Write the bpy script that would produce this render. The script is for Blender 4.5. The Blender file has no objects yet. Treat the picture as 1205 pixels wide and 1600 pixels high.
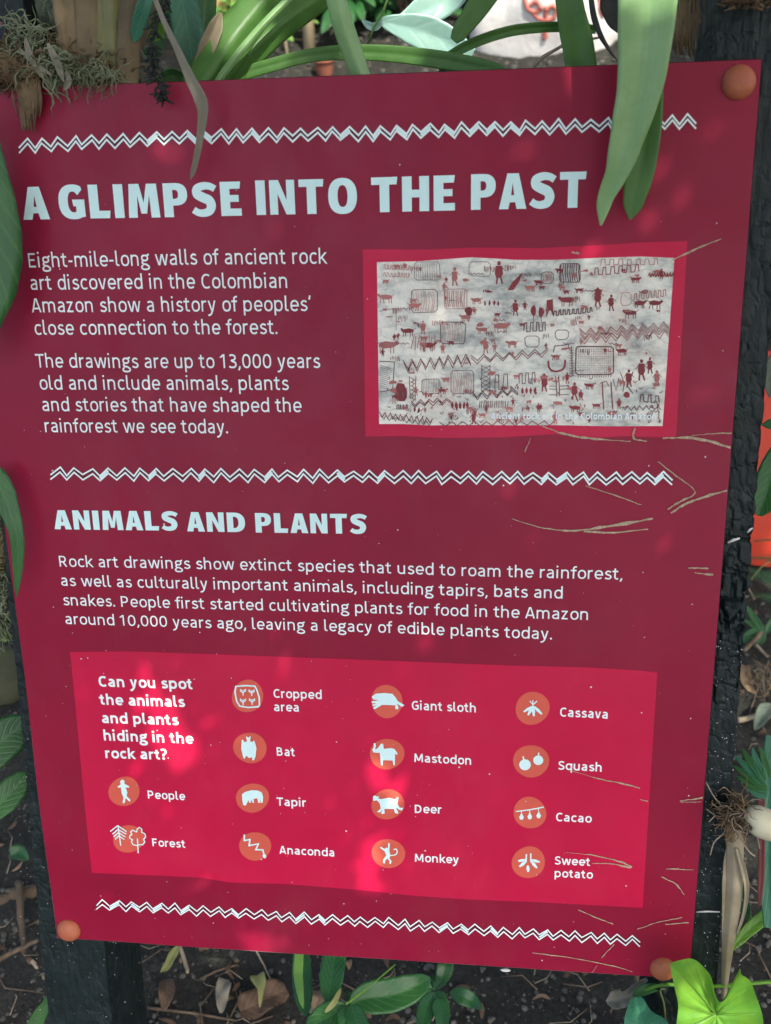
import bpy, bmesh, math, random
from math import sin, cos, pi, radians, sqrt, atan2
from mathutils import Vector as V, Matrix, noise
from mathutils.geometry import tessellate_polygon
random.seed(7)
scene = bpy.context.scene
COL = scene.collection

# ------------------------------------------------------------------ camera, world, sun
F_PX, CX, CY = 1523.0, 602.5, 800.0            # photograph is 1205 x 1600
LEAN = radians(20)                              # the sign leans back
U = V((1, 0, 0)); VU = V((0, sin(LEAN), cos(LEAN))); N = V((0, -cos(LEAN), sin(LEAN)))
def _cam():
    du = V((13235.5, 173.0, -F_PX)).normalized()          # camera coords: x right, y down, z forward
    dv = V((103.5, 5456.0, F_PX)); dv = (dv - du * dv.dot(du)).normalized()
    dn = du.cross(dv)                                     # points away from the camera
    tl = V((-80 - CX, 142 - CY, F_PX)); tr = V((1190 - CX, 93 - CY, F_PX))
    # plane dn.x = c ; width between tl and tr = 0.6
    a = tl / tl.dot(dn); b = tr / tr.dot(dn)
    c = 0.60 / (b - a).length
    return du, dv, dn, a * c
_du, _dv, _dn, _tl = _cam()
SIGN_H = 0.767; SIGN_TOP_Z = 0.30 + SIGN_H * cos(LEAN)
TL = V((-0.30, SIGN_H * sin(LEAN), SIGN_TOP_Z))   # top left corner of the sign in the world
def c2w(v):                                     # camera coordinates (x right, y down, z forward) -> world
    return U * v.dot(_du) - VU * v.dot(_dv) - N * v.dot(_dn)
CAM = TL - c2w(_tl)
cam_d = bpy.data.cameras.new('camera'); cam = bpy.data.objects.new('camera', cam_d); COL.objects.link(cam)
scene.camera = cam
R = Matrix.Identity(4)
for i, ax in enumerate((c2w(V((1, 0, 0))), c2w(V((0, -1, 0))), c2w(V((0, 0, -1))))):
    for j in range(3): R[j][i] = ax[j]
cam.matrix_world = Matrix.Translation(CAM) @ R
cam_d.sensor_fit = 'VERTICAL'; cam_d.sensor_height = 36; cam_d.lens = F_PX / 1600 * 36
cam_d.clip_start = 0.02; cam_d.clip_end = 200
cam_d.dof.use_dof = True; cam_d.dof.focus_distance = 0.84; cam_d.dof.aperture_fstop = 8.5

SUN_TO = V((0.42, -0.50, 0.95)).normalized()    # towards the sun: over the reader's right shoulder
world = bpy.data.worlds.new('World'); scene.world = world; world.use_nodes = True
nt = world.node_tree; bgn = nt.nodes['Background']
sky = nt.nodes.new('ShaderNodeTexSky'); sky.sky_type = 'NISHITA'; sky.sun_disc = False
sky.sun_elevation = math.asin(SUN_TO.z); sky.sun_rotation = atan2(SUN_TO.x, SUN_TO.y)
sky.dust_density = 5; sky.ozone_density = 0.6; sky.air_density = 0.85
nt.links.new(sky.outputs[0], bgn.inputs[0]); bgn.inputs[1].default_value = 0.15
sl = bpy.data.lights.new('sun', 'SUN'); sl.energy = 2.1; sl.angle = radians(0.5); sl.color = (1, 0.95, 0.86)
so = bpy.data.objects.new('sun', sl); COL.objects.link(so); so.rotation_euler = SUN_TO.to_track_quat('Z', 'Y').to_euler()
scene.view_settings.view_transform = 'Standard'; scene.view_settings.look = 'None'
scene.view_settings.exposure = 1.48; scene.view_settings.gamma = 1

# ------------------------------------------------------------------ geometry helpers
def ray(px, py): return c2w(V((px - CX, py - CY, F_PX))).normalized()
def PT(px, py, k=0.0):                          # point seen at (px,py), k metres in front of the sign's face
    d = ray(px, py); return CAM + d * (((TL + N * k) - CAM).dot(N) / d.dot(N))
def UV(px, py):                                 # sign coordinates, metres from its top left corner
    p = PT(px, py) - TL; return (p.dot(U), -p.dot(VU))
def relief(u, v):                               # gentle buckling of the thin board
    return (0.0016 * noise.noise(V((u * 4.2 + 3, v * 1.6, 0))) + 0.0006 * noise.noise(V((u * 11, v * 5 + 9, 3))) + 0.004 * noise.noise(V((7, v * 5.5, 1))) * math.exp(-max(u, 0) / .06))
def SP(u, v, z=0.0):                            # sign coordinates -> world
    return TL + U * u - VU * v + N * (relief(u, v) + z)
def ground(x, y):
    z = 0.02 * noise.noise(V((x * 1.3, y * 1.3, 0))) + 0.012 * noise.noise(V((x * 5, y * 5, 2)))
    t = y - 0.95
    if t > 0: z += 0.40 * t * t / (t + 0.25)
    return min(z, 3.5)
def G(px, py, h=0.0):
    d = ray(px, py); t = 0.9
    while t < 12:
        p = CAM + d * t
        if p.z <= ground(p.x, p.y) + h: break
        t += 0.01
    return CAM + d * t
def mpp(p): return (p - CAM).dot(c2w(V((0, 0, 1)))) / F_PX     # metres per photo pixel at p

class MB:
    def __init__(s): s.v = []; s.f = []; s.uv = []
    def add(s, vs, fs, uvs=None):
        o = len(s.v); s.v += [tuple(p) for p in vs]; s.uv += (uvs if uvs else [(0, 0)] * len(vs))
        s.f += [tuple(i + o for i in f) for f in fs]
    def build(s, name, m, parent=None, smooth=True):
        me = bpy.data.meshes.new(name); me.from_pydata(s.v, [], s.f)
        if m: me.materials.append(m)
        uvl = me.uv_layers.new(name='UVMap')
        idx = [0] * len(me.loops); me.loops.foreach_get('vertex_index', idx)
        flat = [c for i in idx for c in s.uv[i]]; uvl.data.foreach_set('uv', flat)
        if smooth: me.polygons.foreach_set('use_smooth', [True] * len(me.polygons))
        me.update()
        o = bpy.data.objects.new(name, me); COL.objects.link(o)
        if parent: o.parent = parent; o.matrix_parent_inverse = parent.matrix_world.inverted()
        return o
def tag(o, label=None, cat=None, group=None, kind=None):
    if label: o['label'] = label
    if cat: o['category'] = cat
    if group: o['group'] = group
    if kind: o['kind'] = kind
    return o
def thing(name, loc, label, cat, group=None):
    o = bpy.data.objects.new(name, None); o.location = loc; o.empty_display_size = 0.02
    o.matrix_world = Matrix.Translation(loc); COL.objects.link(o); return tag(o, label, cat, group)
def catmull(pts, n=6):
    out = []; P = [V(p) for p in pts]
    for i in range(len(P) - 1):
        a = P[max(i - 1, 0)]; b = P[i]; c = P[i + 1]; d = P[min(i + 2, len(P) - 1)]
        for j in range(n):
            t = j / n
            out.append(0.5 * ((2 * b) + (c - a) * t + (2 * a - 5 * b + 4 * c - d) * t * t + (3 * b - a - 3 * c + d) * t ** 3))
    out.append(P[-1]); return out
def tube(mb, pts, rads, seg=6, cap=True, wob=0.0):
    pts = [V(p) for p in pts]; n = len(pts); vs = []; fs = []; uvs = []
    for i, p in enumerate(pts):
        t = (pts[min(i + 1, n - 1)] - pts[max(i - 1, 0)]).normalized()
        a = t.cross(V((0.31, 0.22, 0.92)))
        if a.length < 1e-4: a = t.cross(V((1, 0, 0)))
        a.normalize(); b = t.cross(a)
        r = rads[i] if isinstance(rads, (list, tuple)) else rads
        for k in range(seg):
            th = 2 * pi * k / seg; rr = r * (1 + (random.uniform(-wob, wob) if wob else 0))
            vs.append(p + (a * cos(th) + b * sin(th)) * rr); uvs.append((k / seg, i / (n - 1)))
    for i in range(n - 1):
        for k in range(seg):
            k2 = (k + 1) % seg; fs.append((i * seg + k, i * seg + k2, (i + 1) * seg + k2, (i + 1) * seg + k))
    if cap: fs.append(tuple(range(seg))[::-1]); fs.append(tuple(range((n - 1) * seg, n * seg)))
    mb.add(vs, fs, uvs)
def blade(mb, pts, wid, nrm, fold=0.15, thick=0.0006, na=8, curl=None, wave=0.0, nl=6):
    """leaf or strap: centre line, full widths (m), facing direction; closed thin lens"""
    c = catmull(pts, nl); n = len(c); w = []
    for i in range(n):
        t = i / (n - 1) * (len(wid) - 1); a = min(int(t), len(wid) - 2); q = t - a; q = q * q * (3 - 2 * q) * .5 + q * .5
        w.append(wid[a] * (1 - q) + wid[a + 1] * q)
    top = []; bot = []; uvs = []
    nr = V(nrm)
    ph = random.random() * 9
    for i in range(n):
        t = (c[min(i + 1, n - 1)] - c[max(i - 1, 0)]).normalized()
        s = t.cross(nr).normalized(); m = s.cross(t).normalized()
        for j in range(na + 1):
            q = -1 + 2 * j / na
            z = abs(q) * w[i] * fold - (1 - q * q) * thick * 0.0
            if wave: z += wave * w[i] * abs(q) * sin(i * 0.9 + ph + (1.7 if q > 0 else 0))
            p = c[i] + s * (q * w[i] / 2) + m * z
            th = thick * (1 - 0.85 * q * q)
            top.append(p + m * th); bot.append(p - m * th); uvs.append((j / na, i / (n - 1)))
    fs = []; o = len(top); A = na + 1
    for i in range(n - 1):
        for j in range(na):
            a, b, d, e = i * A + j, i * A + j + 1, (i + 1) * A + j + 1, (i + 1) * A + j
            fs.append((a, b, d, e)); fs.append((e + o, d + o, b + o, a + o))
        for j in (0, na):
            a, e = i * A + j, (i + 1) * A + j
            fs.append((a, e, e + o, a + o) if j == 0 else (e, a, a + o, e + o))
    mb.add(top + bot, fs, uvs + uvs)
OV = [0.06, 0.62, 0.93, 1.0, 0.92, 0.72, 0.42, 0.03]       # ovate width profile
LANCE = [0.15, 0.6, 0.9, 1.0, 0.88, 0.62, 0.32, 0.02]
def leafpx(mb, p, w, prof=OV, k=0.0, fold=0.12, face=None, onground=None, thick=0.0004, na=8, wave=0.0):
    """p: list of (px,py[,k]) ; w: full width in photo pixels"""
    P = [PT(q[0], q[1], q[2] if len(q) > 2 else k) if onground is None else G(q[0], q[1], (q[2] if len(q) > 2 else onground)) for q in p]
    s = mpp(P[len(P) // 2])
    f = face or (CAM - P[len(P) // 2]).normalized()
    blade(mb, P, [w * s * x for x in prof], f, fold, thick, na, wave=wave)
def chunk(mb, c, r, sq=0.7):
    ico = [(0, 0, 1), (.89, 0, .45), (.28, .85, .45), (-.72, .53, .45), (-.72, -.53, .45), (.28, -.85, .45),
           (.72, .53, -.45), (-.28, .85, -.45), (-.89, 0, -.45), (-.28, -.85, -.45), (.72, -.53, -.45), (0, 0, -1)]
    fc = [(0,1,2),(0,2,3),(0,3,4),(0,4,5),(0,5,1),(1,6,2),(2,7,3),(3,8,4),(4,9,5),(5,10,1),(1,10,6),(2,6,7),(3,7,8),(4,8,9),(5,9,10),(6,11,7),(7,11,8),(8,11,9),(9,11,10),(10,11,6)]
    a = random.random() * 6.3; ca, sa = cos(a), sin(a); ex = random.uniform(.7, 1.3)
    vs = []
    for x, y, z in ico:
        q = r * random.uniform(.78, 1.15); x *= ex
        vs.append((c[0] + (x * ca - y * sa) * q, c[1] + (x * sa + y * ca) * q, c[2] + z * q * sq))
    mb.add(vs, fc)

# ------------------------------------------------------------------ materials
def mat(name):
    m = bpy.data.materials.new(name); m.use_nodes = True; n = m.node_tree.nodes; l = m.node_tree.links
    return m, n, l, n['Principled BSDF']
def nodes_noise(n, l, scale, detail=4, vec=None, rough=0.6):
    t = n.new('ShaderNodeTexNoise'); t.inputs['Scale'].default_value = scale; t.inputs['Detail'].default_value = detail
    t.inputs['Roughness'].default_value = rough
    if vec: l.new(vec, t.inputs['Vector'])
    return t
def ramp(n, l, src, stops):
    r = n.new('ShaderNodeValToRGB'); e = r.color_ramp.elements
    while len(e) < len(stops): e.new(0.5)
    for i, (p, c) in enumerate(stops): e[i].position = p; e[i].color = (*c, 1)
    l.new(src, r.inputs[0]); return r
def pos(n): return n.new('ShaderNodeNewGeometry').outputs['Position']
def bump(n, l, h, bs, strength=0.3, dist=0.002):
    b = n.new('ShaderNodeBump'); b.inputs['Strength'].default_value = strength; b.inputs['Distance'].default_value = dist
    l.new(h, b.inputs['Height']); l.new(b.outputs[0], bs.inputs['Normal']); return b
def stretch(n, l, s):
    mp = n.new('ShaderNodeMapping'); mp.inputs['Scale'].default_value = s; l.new(pos(n), mp.inputs[0]); return mp.outputs[0]
def simple(name, c1, c2, scale=60, rough=0.6, bs=0.0, bscale=300, spec=0.5, s=(1, 1, 1), bd=0.001):
    m, n, l, b = mat(name); v = stretch(n, l, s)
    t = nodes_noise(n, l, scale, 5, v); r = ramp(n, l, t.outputs[0], [(0.3, c1), (0.7, c2)])
    l.new(r.outputs[0], b.inputs['Base Color']); b.inputs['Roughness'].default_value = rough
    b.inputs['Specular IOR Level'].default_value = spec
    if bs: t2 = nodes_noise(n, l, bscale, 6, v); bump(n, l, t2.outputs[0], b, bs, bd)
    return m
def vinyl(name, c, rough=0.42, var=0.08, spec=0.30):
    """printed matt laminate on the board: flat ink, a fine weave and slightly uneven gloss"""
    m, n, l, b = mat(name)
    t = nodes_noise(n, l, 9, 4, pos(n)); k = ramp(n, l, t.outputs[0], [(0.3, tuple(x * (1 - var) for x in c)), (0.7, tuple(min(1, x * (1 + var)) for x in c))])
    tf = nodes_noise(n, l, 5, 7, stretch(n, l, (1, 1, .6)), .72); rf = ramp(n, l, tf.outputs[0], [(.48, (0, 0, 0)), (.85, (.07, .07, .07))])
    mf = n.new('ShaderNodeMix'); mf.data_type = 'RGBA'; l.new(rf.outputs[0], mf.inputs[0]); l.new(k.outputs[0], mf.inputs[6]); mf.inputs[7].default_value = (.42, .34, .32, 1)   # thin dusty film
    l.new(mf.outputs[2], b.inputs['Base Color'])
    t3 = nodes_noise(n, l, 30, 6, pos(n)); r3 = ramp(n, l, t3.outputs[0], [(0.35, (rough - .06,) * 3), (0.7, (rough + .1,) * 3)])
    l.new(r3.outputs[0], b.inputs['Roughness']); b.inputs['Specular IOR Level'].default_value = spec
    t2 = nodes_noise(n, l, 1800, 2, pos(n)); bump(n, l, t2.outputs[0], b, 0.12, 0.0003)
    return m
def leafmat(name, c1, c2, rough=0.38, trans=0.25, veins=9, vein=(0.3, 0.5, 0.2), vs=0.25, strap=False, spec=0.5, spots=None):
    m, n, l, b = mat(name)
    uv = n.new('ShaderNodeUVMap'); sx = n.new('ShaderNodeSeparateXYZ'); l.new(uv.outputs[0], sx.inputs[0])
    def M(op, a, bb=None):
        q = n.new('ShaderNodeMath'); q.operation = op
        for i, x in enumerate((a, bb)):
            if x is None: continue
            if isinstance(x, (int, float)): q.inputs[i].default_value = x
            else: l.new(x, q.inputs[i])
        return q.outputs[0]
    au = M('ABSOLUTE', M('SUBTRACT', sx.outputs[0], 0.5))
    t = nodes_noise(n, l, 35, 5, pos(n)); base = ramp(n, l, t.outputs[0], [(0.3, c1), (0.7, c2)]).outputs[0]
    if strap:
        mp = n.new('ShaderNodeMapping'); mp.inputs['Scale'].default_value = (40, 1.2, 1); l.new(uv.outputs[0], mp.inputs[0])
        h = nodes_noise(n, l, 1, 5, mp.outputs[0]).outputs[0]
        fac = M('MULTIPLY', h, vs)
    else:
        ph = M('MULTIPLY', M('SUBTRACT', sx.outputs[1], M('MULTIPLY', au, 0.55)), veins * 2 * pi)
        s = M('POWER', M('MULTIPLY', M('ADD', M('COSINE', ph), 1.0), 0.5), 10.0)
        mid = M('LESS_THAN', au, 0.025)
        h = M('MAXIMUM', s, mid); fac = M('MULTIPLY', h, vs)
    mx = n.new('ShaderNodeMix'); mx.data_type = 'RGBA'; l.new(fac, mx.inputs[0]); l.new(base, mx.inputs[6]); mx.inputs[7].default_value = (*vein, 1)
    outc = mx.outputs[2]
    if spots:
        t4 = nodes_noise(n, l, spots[1], 3, pos(n)); r4 = ramp(n, l, t4.outputs[0], [(spots[2], (0, 0, 0)), (spots[2] + .05, (1, 1, 1))])
        m2 = n.new('ShaderNodeMix'); m2.data_type = 'RGBA'; l.new(r4.outputs[0], m2.inputs[0]); l.new(outc, m2.inputs[6]); m2.inputs[7].default_value = (*spots[0], 1); outc = m2.outputs[2]
    l.new(outc, b.inputs['Base Color']); b.inputs['Roughness'].default_value = rough; b.inputs['Specular IOR Level'].default_value = spec
    hb = M('ADD', M('MULTIPLY', h, -0.6), M('MULTIPLY', nodes_noise(n, l, 400, 4, pos(n)).outputs[0], 0.4)); bump(n, l, hb, b, 0.35, 0.0008)
    tr = n.new('ShaderNodeBsdfTranslucent'); l.new(outc, tr.inputs[0]); ms = n.new('ShaderNodeMixShader'); ms.inputs[0].default_value = trans
    l.new(b.outputs[0], ms.inputs[1]); l.new(tr.outputs[0], ms.inputs[2]); l.new(ms.outputs[0], n['Material Output'].inputs[0])
    return m

M_MAROON = vinyl('maroon_print', (0.265, 0.004, 0.031))
M_RED = vinyl('red_print', (0.55, 0.006, 0.052))
M_DISC = vinyl('coral_print', (0.68, 0.115, 0.075))
M_PALE = vinyl('pale_blue_print', (0.70, 0.94, 0.90), var=0.04)
M_WHITE = vinyl('white_print', (0.88, 0.96, 0.94), var=0.04)
M_INK = vinyl('dark_print', (0.03, 0.012, 0.02))
M_FIG = vinyl('ochre_print', (0.24, 0.035, 0.04), var=0.35)
M_FIG2 = vinyl('pale_ochre_print', (0.42, 0.15, 0.13), var=0.35)
M_LINE = vinyl('dark_ochre_print', (0.12, 0.045, 0.055), var=0.3)
M_EDGE = simple('board_edge', (0.16, 0.03, 0.05), (0.50, 0.40, 0.38), 14, 0.6); M_CHIP = simple('pale_core', (0.6, 0.58, 0.54), (0.75, 0.73, 0.7), 80, 0.6)
M_SCR = simple('scratch_tan', (0.30, 0.21, 0.13), (0.60, 0.47, 0.32), 500, 0.8)
M_DUST = simple('dust_speck', (0.6, 0.5, 0.48), (0.85, 0.8, 0.78), 60, 0.8)
M_CAP = simple('terracotta_plastic', (0.36, 0.10, 0.05), (0.48, 0.14, 0.06), 70, 0.6, 0.5, 900, bd=0.0005)

# ------------------------------------------------------------------ lettering (drawn glyph by glyph)
def arc(cx, cy, rx, ry, a0, a1, n=12, e=2.3):
    o = []
    for i in range(n + 1):
        a = radians(a0 + (a1 - a0) * i / n); c, s = cos(a), sin(a)
        o.append((cx + rx * math.copysign(abs(c) ** (2 / e), c), cy + ry * math.copysign(abs(s) ** (2 / e), s)))
    return o
XH, CH, AH, DH = 0.53, 0.69, 0.75, -0.20
def P(*p): return ('p', list(p), False)
def PL(l): return ('p', l, False)
def O(cx, cy, rx, ry, n=20): return ('p', arc(cx, cy, rx, ry, 0, 360, n)[:-1], True)
def D(x0, y0, x1, y1, k=1.0): return ('d', (x0, y0, x1, y1), k)       # diagonal with level ends
def DOT(x, y, r): return ('c', (x, y), r)
def glyph(ch, w):
    h = w / 2; X = XH - h; L = 0.07 + h; T = CH - h; r = .185; c = L + r; m = XH / 2; ry = m - h + .008
    def bowl(cc=c): return O(cc, m, r, ry)
    def arch(x, e, top=X + .008): return PL([(x, .30)] + arc((x + e) / 2, top - .17, (e - x) / 2, .17, 175, 0, 9) + [(e, 0)])
    k = h * 1.05
    g = {
     'a': (.49 + h, [PL([(L + .01, .455)] + arc(L + .145, XH - h - .13, .155, .135, 118, 0, 8) + [(L + .30, 0)]), PL([(L + .30, .30), (L + .17, .295)] + arc(L + .15, .155, .15, .155 - h, 95, 270, 9) + [(L + .20, h + .005), (L + .30, .09)])]),
     'b': (.53 + h, [P((L, 0), (L, AH)), bowl(L + r)]), 'c': (.44 + h, [PL(arc(c, m, r, ry, 48, 312, 16))]),
     'd': (.53 + h, [bowl(), P((L + 2 * r, 0), (L + 2 * r, AH))]),
     'e': (.50 + h, [PL([(L + .01, .26), (L + 2 * r, .26)] + arc(c, m, r, ry, 8, 318, 18))]),
     'f': (.31 + h * .6, [PL([(.13 + h, 0)] + arc(.13 + h + .13, AH - h - .11, .13, .11, 180, 75, 7)), P((.02, XH - h), (.31 + h * .5, XH - h))]),
     'g': (.49 + h, [O(L + .155, XH - .165, .155, .165 - h, 16), PL([(L + .045, .235), (L + .005, .15), (L + .05, .085), (L + .24, .055)] + arc(L + .165, -.075, .205, .105, 60, -240, 14)), P((L + .26, XH - h - .01), (L + .40, XH + .01))]),
     'h': (.53 + h, [P((L, 0), (L, AH)), arch(L, L + .34)]), 'i': (.21 + h, [P((L, 0), (L, XH)), DOT(L, .70, h * 1.25)]),
     'k': (.46 + h, [P((L, 0), (L, AH)), D(L + h * .6, .22, L + .33, XH), D(L + .10, .31, L + .36, 0)]),
     'l': (.25 + h, [PL([(L, AH), (L, .12)] + arc(L + .12, h + .08, .12, .08, 180, 280, 5))]),
     'm': (.82 + h, [P((L, 0), (L, XH)), arch(L, L + .315), arch(L + .315, L + .63)]), 'n': (.53 + h, [P((L, 0), (L, XH)), arch(L, L + .34)]),
     'o': (.50 + h, [bowl()]), 'p': (.53 + h, [P((L, DH), (L, XH)), bowl(L + r)]), 'q': (.53 + h, [bowl(), P((L + 2 * r, DH), (L + 2 * r, XH))]),
     'r': (.33 + h, [P((L, 0), (L, XH)), PL([(L, .28)] + arc(L + .20, X - .17, .20, .175, 175, 85, 7))]),
     's': (.42 + h, [('p', [tuple(q)[:2] for q in catmull([(p[0], p[1], 0) for p in [(L + .285, .43), (L + .21, X - .01), (L + .11, X - .005), (L + .02, .40), (L + .05, .315), (L + .16, .265), (L + .27, .21), (L + .285, .115), (L + .20, h), (L + .10, h), (L - .02, .085)]], 3)], False)]),
     't': (.34 + h, [PL([(.12 + h, XH + .13), (.12 + h, .14)] + arc(.12 + h + .13, h + .11, .13, .11, 180, 290, 6)), P((.02, XH - h), (.33, XH - h))]),
     'u': (.53 + h, [PL([(L, XH), (L, .22)] + arc(L + .17, .17 + h - .008, .17, .17, 185, 355, 9) + [(L + .34, .25)]), P((L + .34, 0), (L + .34, XH))]),
     'v': (.45 + h, [D(.045 + h, XH, .225 + h * .5, 0), D(.43, XH, .25 + h * .5, 0)]),
     'w': (.72 + h, [D(.04 + h, XH, .20 + h, 0), D(.365 + h, XH, .215 + h, 0), D(.385 + h, XH, .52 + h, 0), D(.69 + h * .5, XH, .54 + h, 0)]),
     'x': (.45 + h, [D(.04 + h, XH, .42, 0), D(.41, XH, .03 + h, 0)]),
     'y': (.46 + h, [D(.045 + h, XH, .24 + h * .5, .02), PL([(.43, XH), (.27 + h * .3, .03)] + [(.22, -.10), (.15, -.165), (.04, -.185)])]),
     'z': (.43 + h, [P((.06, XH - h), (.40, XH - h)), D(.345, XH - h, .10, h), P((.05, h), (.41, h))]),
     'A': (.55 + h, [D(.03 + h, 0, .26 + h * .5, CH), D(.53, 0, .30 + h * .5, CH), P((.14, .19), (.43, .19))]),
     'B': (.56 + h, [P((L, 0), (L, CH)), PL([(L, T), (L + .15, T)] + arc(L + .15, (T + .36) / 2, .16, (T - .36) / 2, 90, -90, 8) + [(L, .36)]), PL([(L, .36), (L + .17, .36)] + arc(L + .17, (.36 + h) / 2, .19, (.36 - h) / 2, 90, -90, 8) + [(L, h)])]),
     'C': (.53 + h, [PL(arc(L + .235, CH / 2, .235, CH / 2 - h + .01, 52, 308, 18))]),
     'D': (.60 + h, [P((L, 0), (L, CH)), PL([(L, T), (L + .12, T)] + arc(L + .12, CH / 2, .28, CH / 2 - h, 90, -90, 12) + [(L, h)])]),
     'E': (.49 + h, [P((L, 0), (L, CH)), P((L, T), (L + .35, T)), P((L, .36), (L + .30, .36)), P((L, h), (L + .36, h))]),
     'F': (.47 + h, [P((L, 0), (L, CH)), P((L, T), (L + .35, T)), P((L, .34), (L + .30, .34))]),
     'G': (.58 + h, [PL(arc(L + .235, CH / 2, .235, CH / 2 - h + .01, 52, 322, 18) + [(L + .42, .34), (L + .23, .34)])]),
     'M': (.74 + h, [P((L, 0), (L + .02, CH)), P((L + .56, 0), (L + .54, CH)), D(L + .03, CH, L + .26, .12), D(L + .53, CH, L + .30, .12)]),
     'P': (.54 + h, [P((L, 0), (L, CH)), PL([(L, T), (L + .16, T)] + arc(L + .16, (T + .29) / 2, .19, (T - .29) / 2, 90, -90, 9) + [(L, .29)])]),
     'R': (.56 + h, [P((L, 0), (L, CH)), PL([(L, T), (L + .16, T)] + arc(L + .16, (T + .31) / 2, .18, (T - .31) / 2, 90, -90, 9) + [(L, .31)]), D(L + .18, .32, L + .38, 0)]),
     'S': (.50 + h, [('p', [tuple(q)[:2] for q in catmull([(p[0], p[1], 0) for p in [(L + .36, .58), (L + .27, T), (L + .13, T), (L + .03, .54), (L + .06, .41), (L + .19, .345), (L + .33, .27), (L + .36, .14), (L + .25, h), (L + .11, h), (L - .02, .10)]], 3)], False)]),
     'T': (.49 + h, [P((.02, T), (.50 + h * .5, T)), P((.26 + h * .3, 0), (.26 + h * .3, CH))]),
     '0': (.53 + h, [O(L + .19, CH / 2, .19, CH / 2 - h + .01)]), '1': (.42 + h, [P((.26, 0), (.26, CH)), D(.07, .52, .25, CH - .01)]),
     '3': (.48 + h, [PL([(L, .62)] + arc(L + .14, .52, .17, .16 - h + .01, 110, -90, 9) + [(L + .07, .36)]), PL([(L + .10, .365), (L + .14, .365)] + arc(L + .14, .18, .20, .18 - h + .01, 85, -125, 10)[:] + [(L - .04, .08)])]),
     ',': (.22, [P((.14, .09), (.13, .0), (.07, -.11))]), '.': (.22, [DOT(.115, h * 1.2, h * 1.35)]), '-': (.33, [P((.05, .27), (.28, .27))]),
     "'": (.20, [P((.13, AH), (.08, .55))]),
     '?': (.44, [PL([(.06, .64)] + arc(.20, .54, .165, .15, 120, -60, 8) + [(.20, .34), (.20, .22)]), DOT(.20, h * 1.2, h * 1.35)]),
     ' ': (.265, []),
    }
    return g[ch]
def ribbon(pts, w, closed):
    """mitred ribbon -> (left side, right side)"""
    q = [pts[0]]
    for p in pts[1:]:
        if (p[0] - q[-1][0]) ** 2 + (p[1] - q[-1][1]) ** 2 > 1e-12: q.append(p)
    pts = q; n = len(pts); Lr = []; Rr = []
    ws = w if isinstance(w, list) else None
    for i in range(n):
        a = pts[(i - 1) % n] if (closed or i > 0) else None; b = pts[(i + 1) % n] if (closed or i < n - 1) else None; p = pts[i]
        def nm(s, t):
            dx, dy = t[0] - s[0], t[1] - s[1]; d = sqrt(dx * dx + dy * dy) or 1; return (-dy / d, dx / d)
        if a is None: nx, ny = nm(p, b); k = 1
        elif b is None: nx, ny = nm(a, p); k = 1
        else:
            n1, n2 = nm(a, p), nm(p, b); sx, sy = n1[0] + n2[0], n1[1] + n2[1]; d = sqrt(sx * sx + sy * sy)
            if d < .3: nx, ny = n1; k = 1
            else: nx, ny = sx / d, sy / d; k = min(1 / max(nx * n1[0] + ny * n1[1], .3), 1.9)
        hw = (ws[min(i, len(ws) - 1)] if ws else w) / 2 * k
        Lr.append((p[0] + nx * hw, p[1] + ny * hw)); Rr.append((p[0] - nx * hw, p[1] - ny * hw))
    return Lr, Rr
HV = {}
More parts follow.
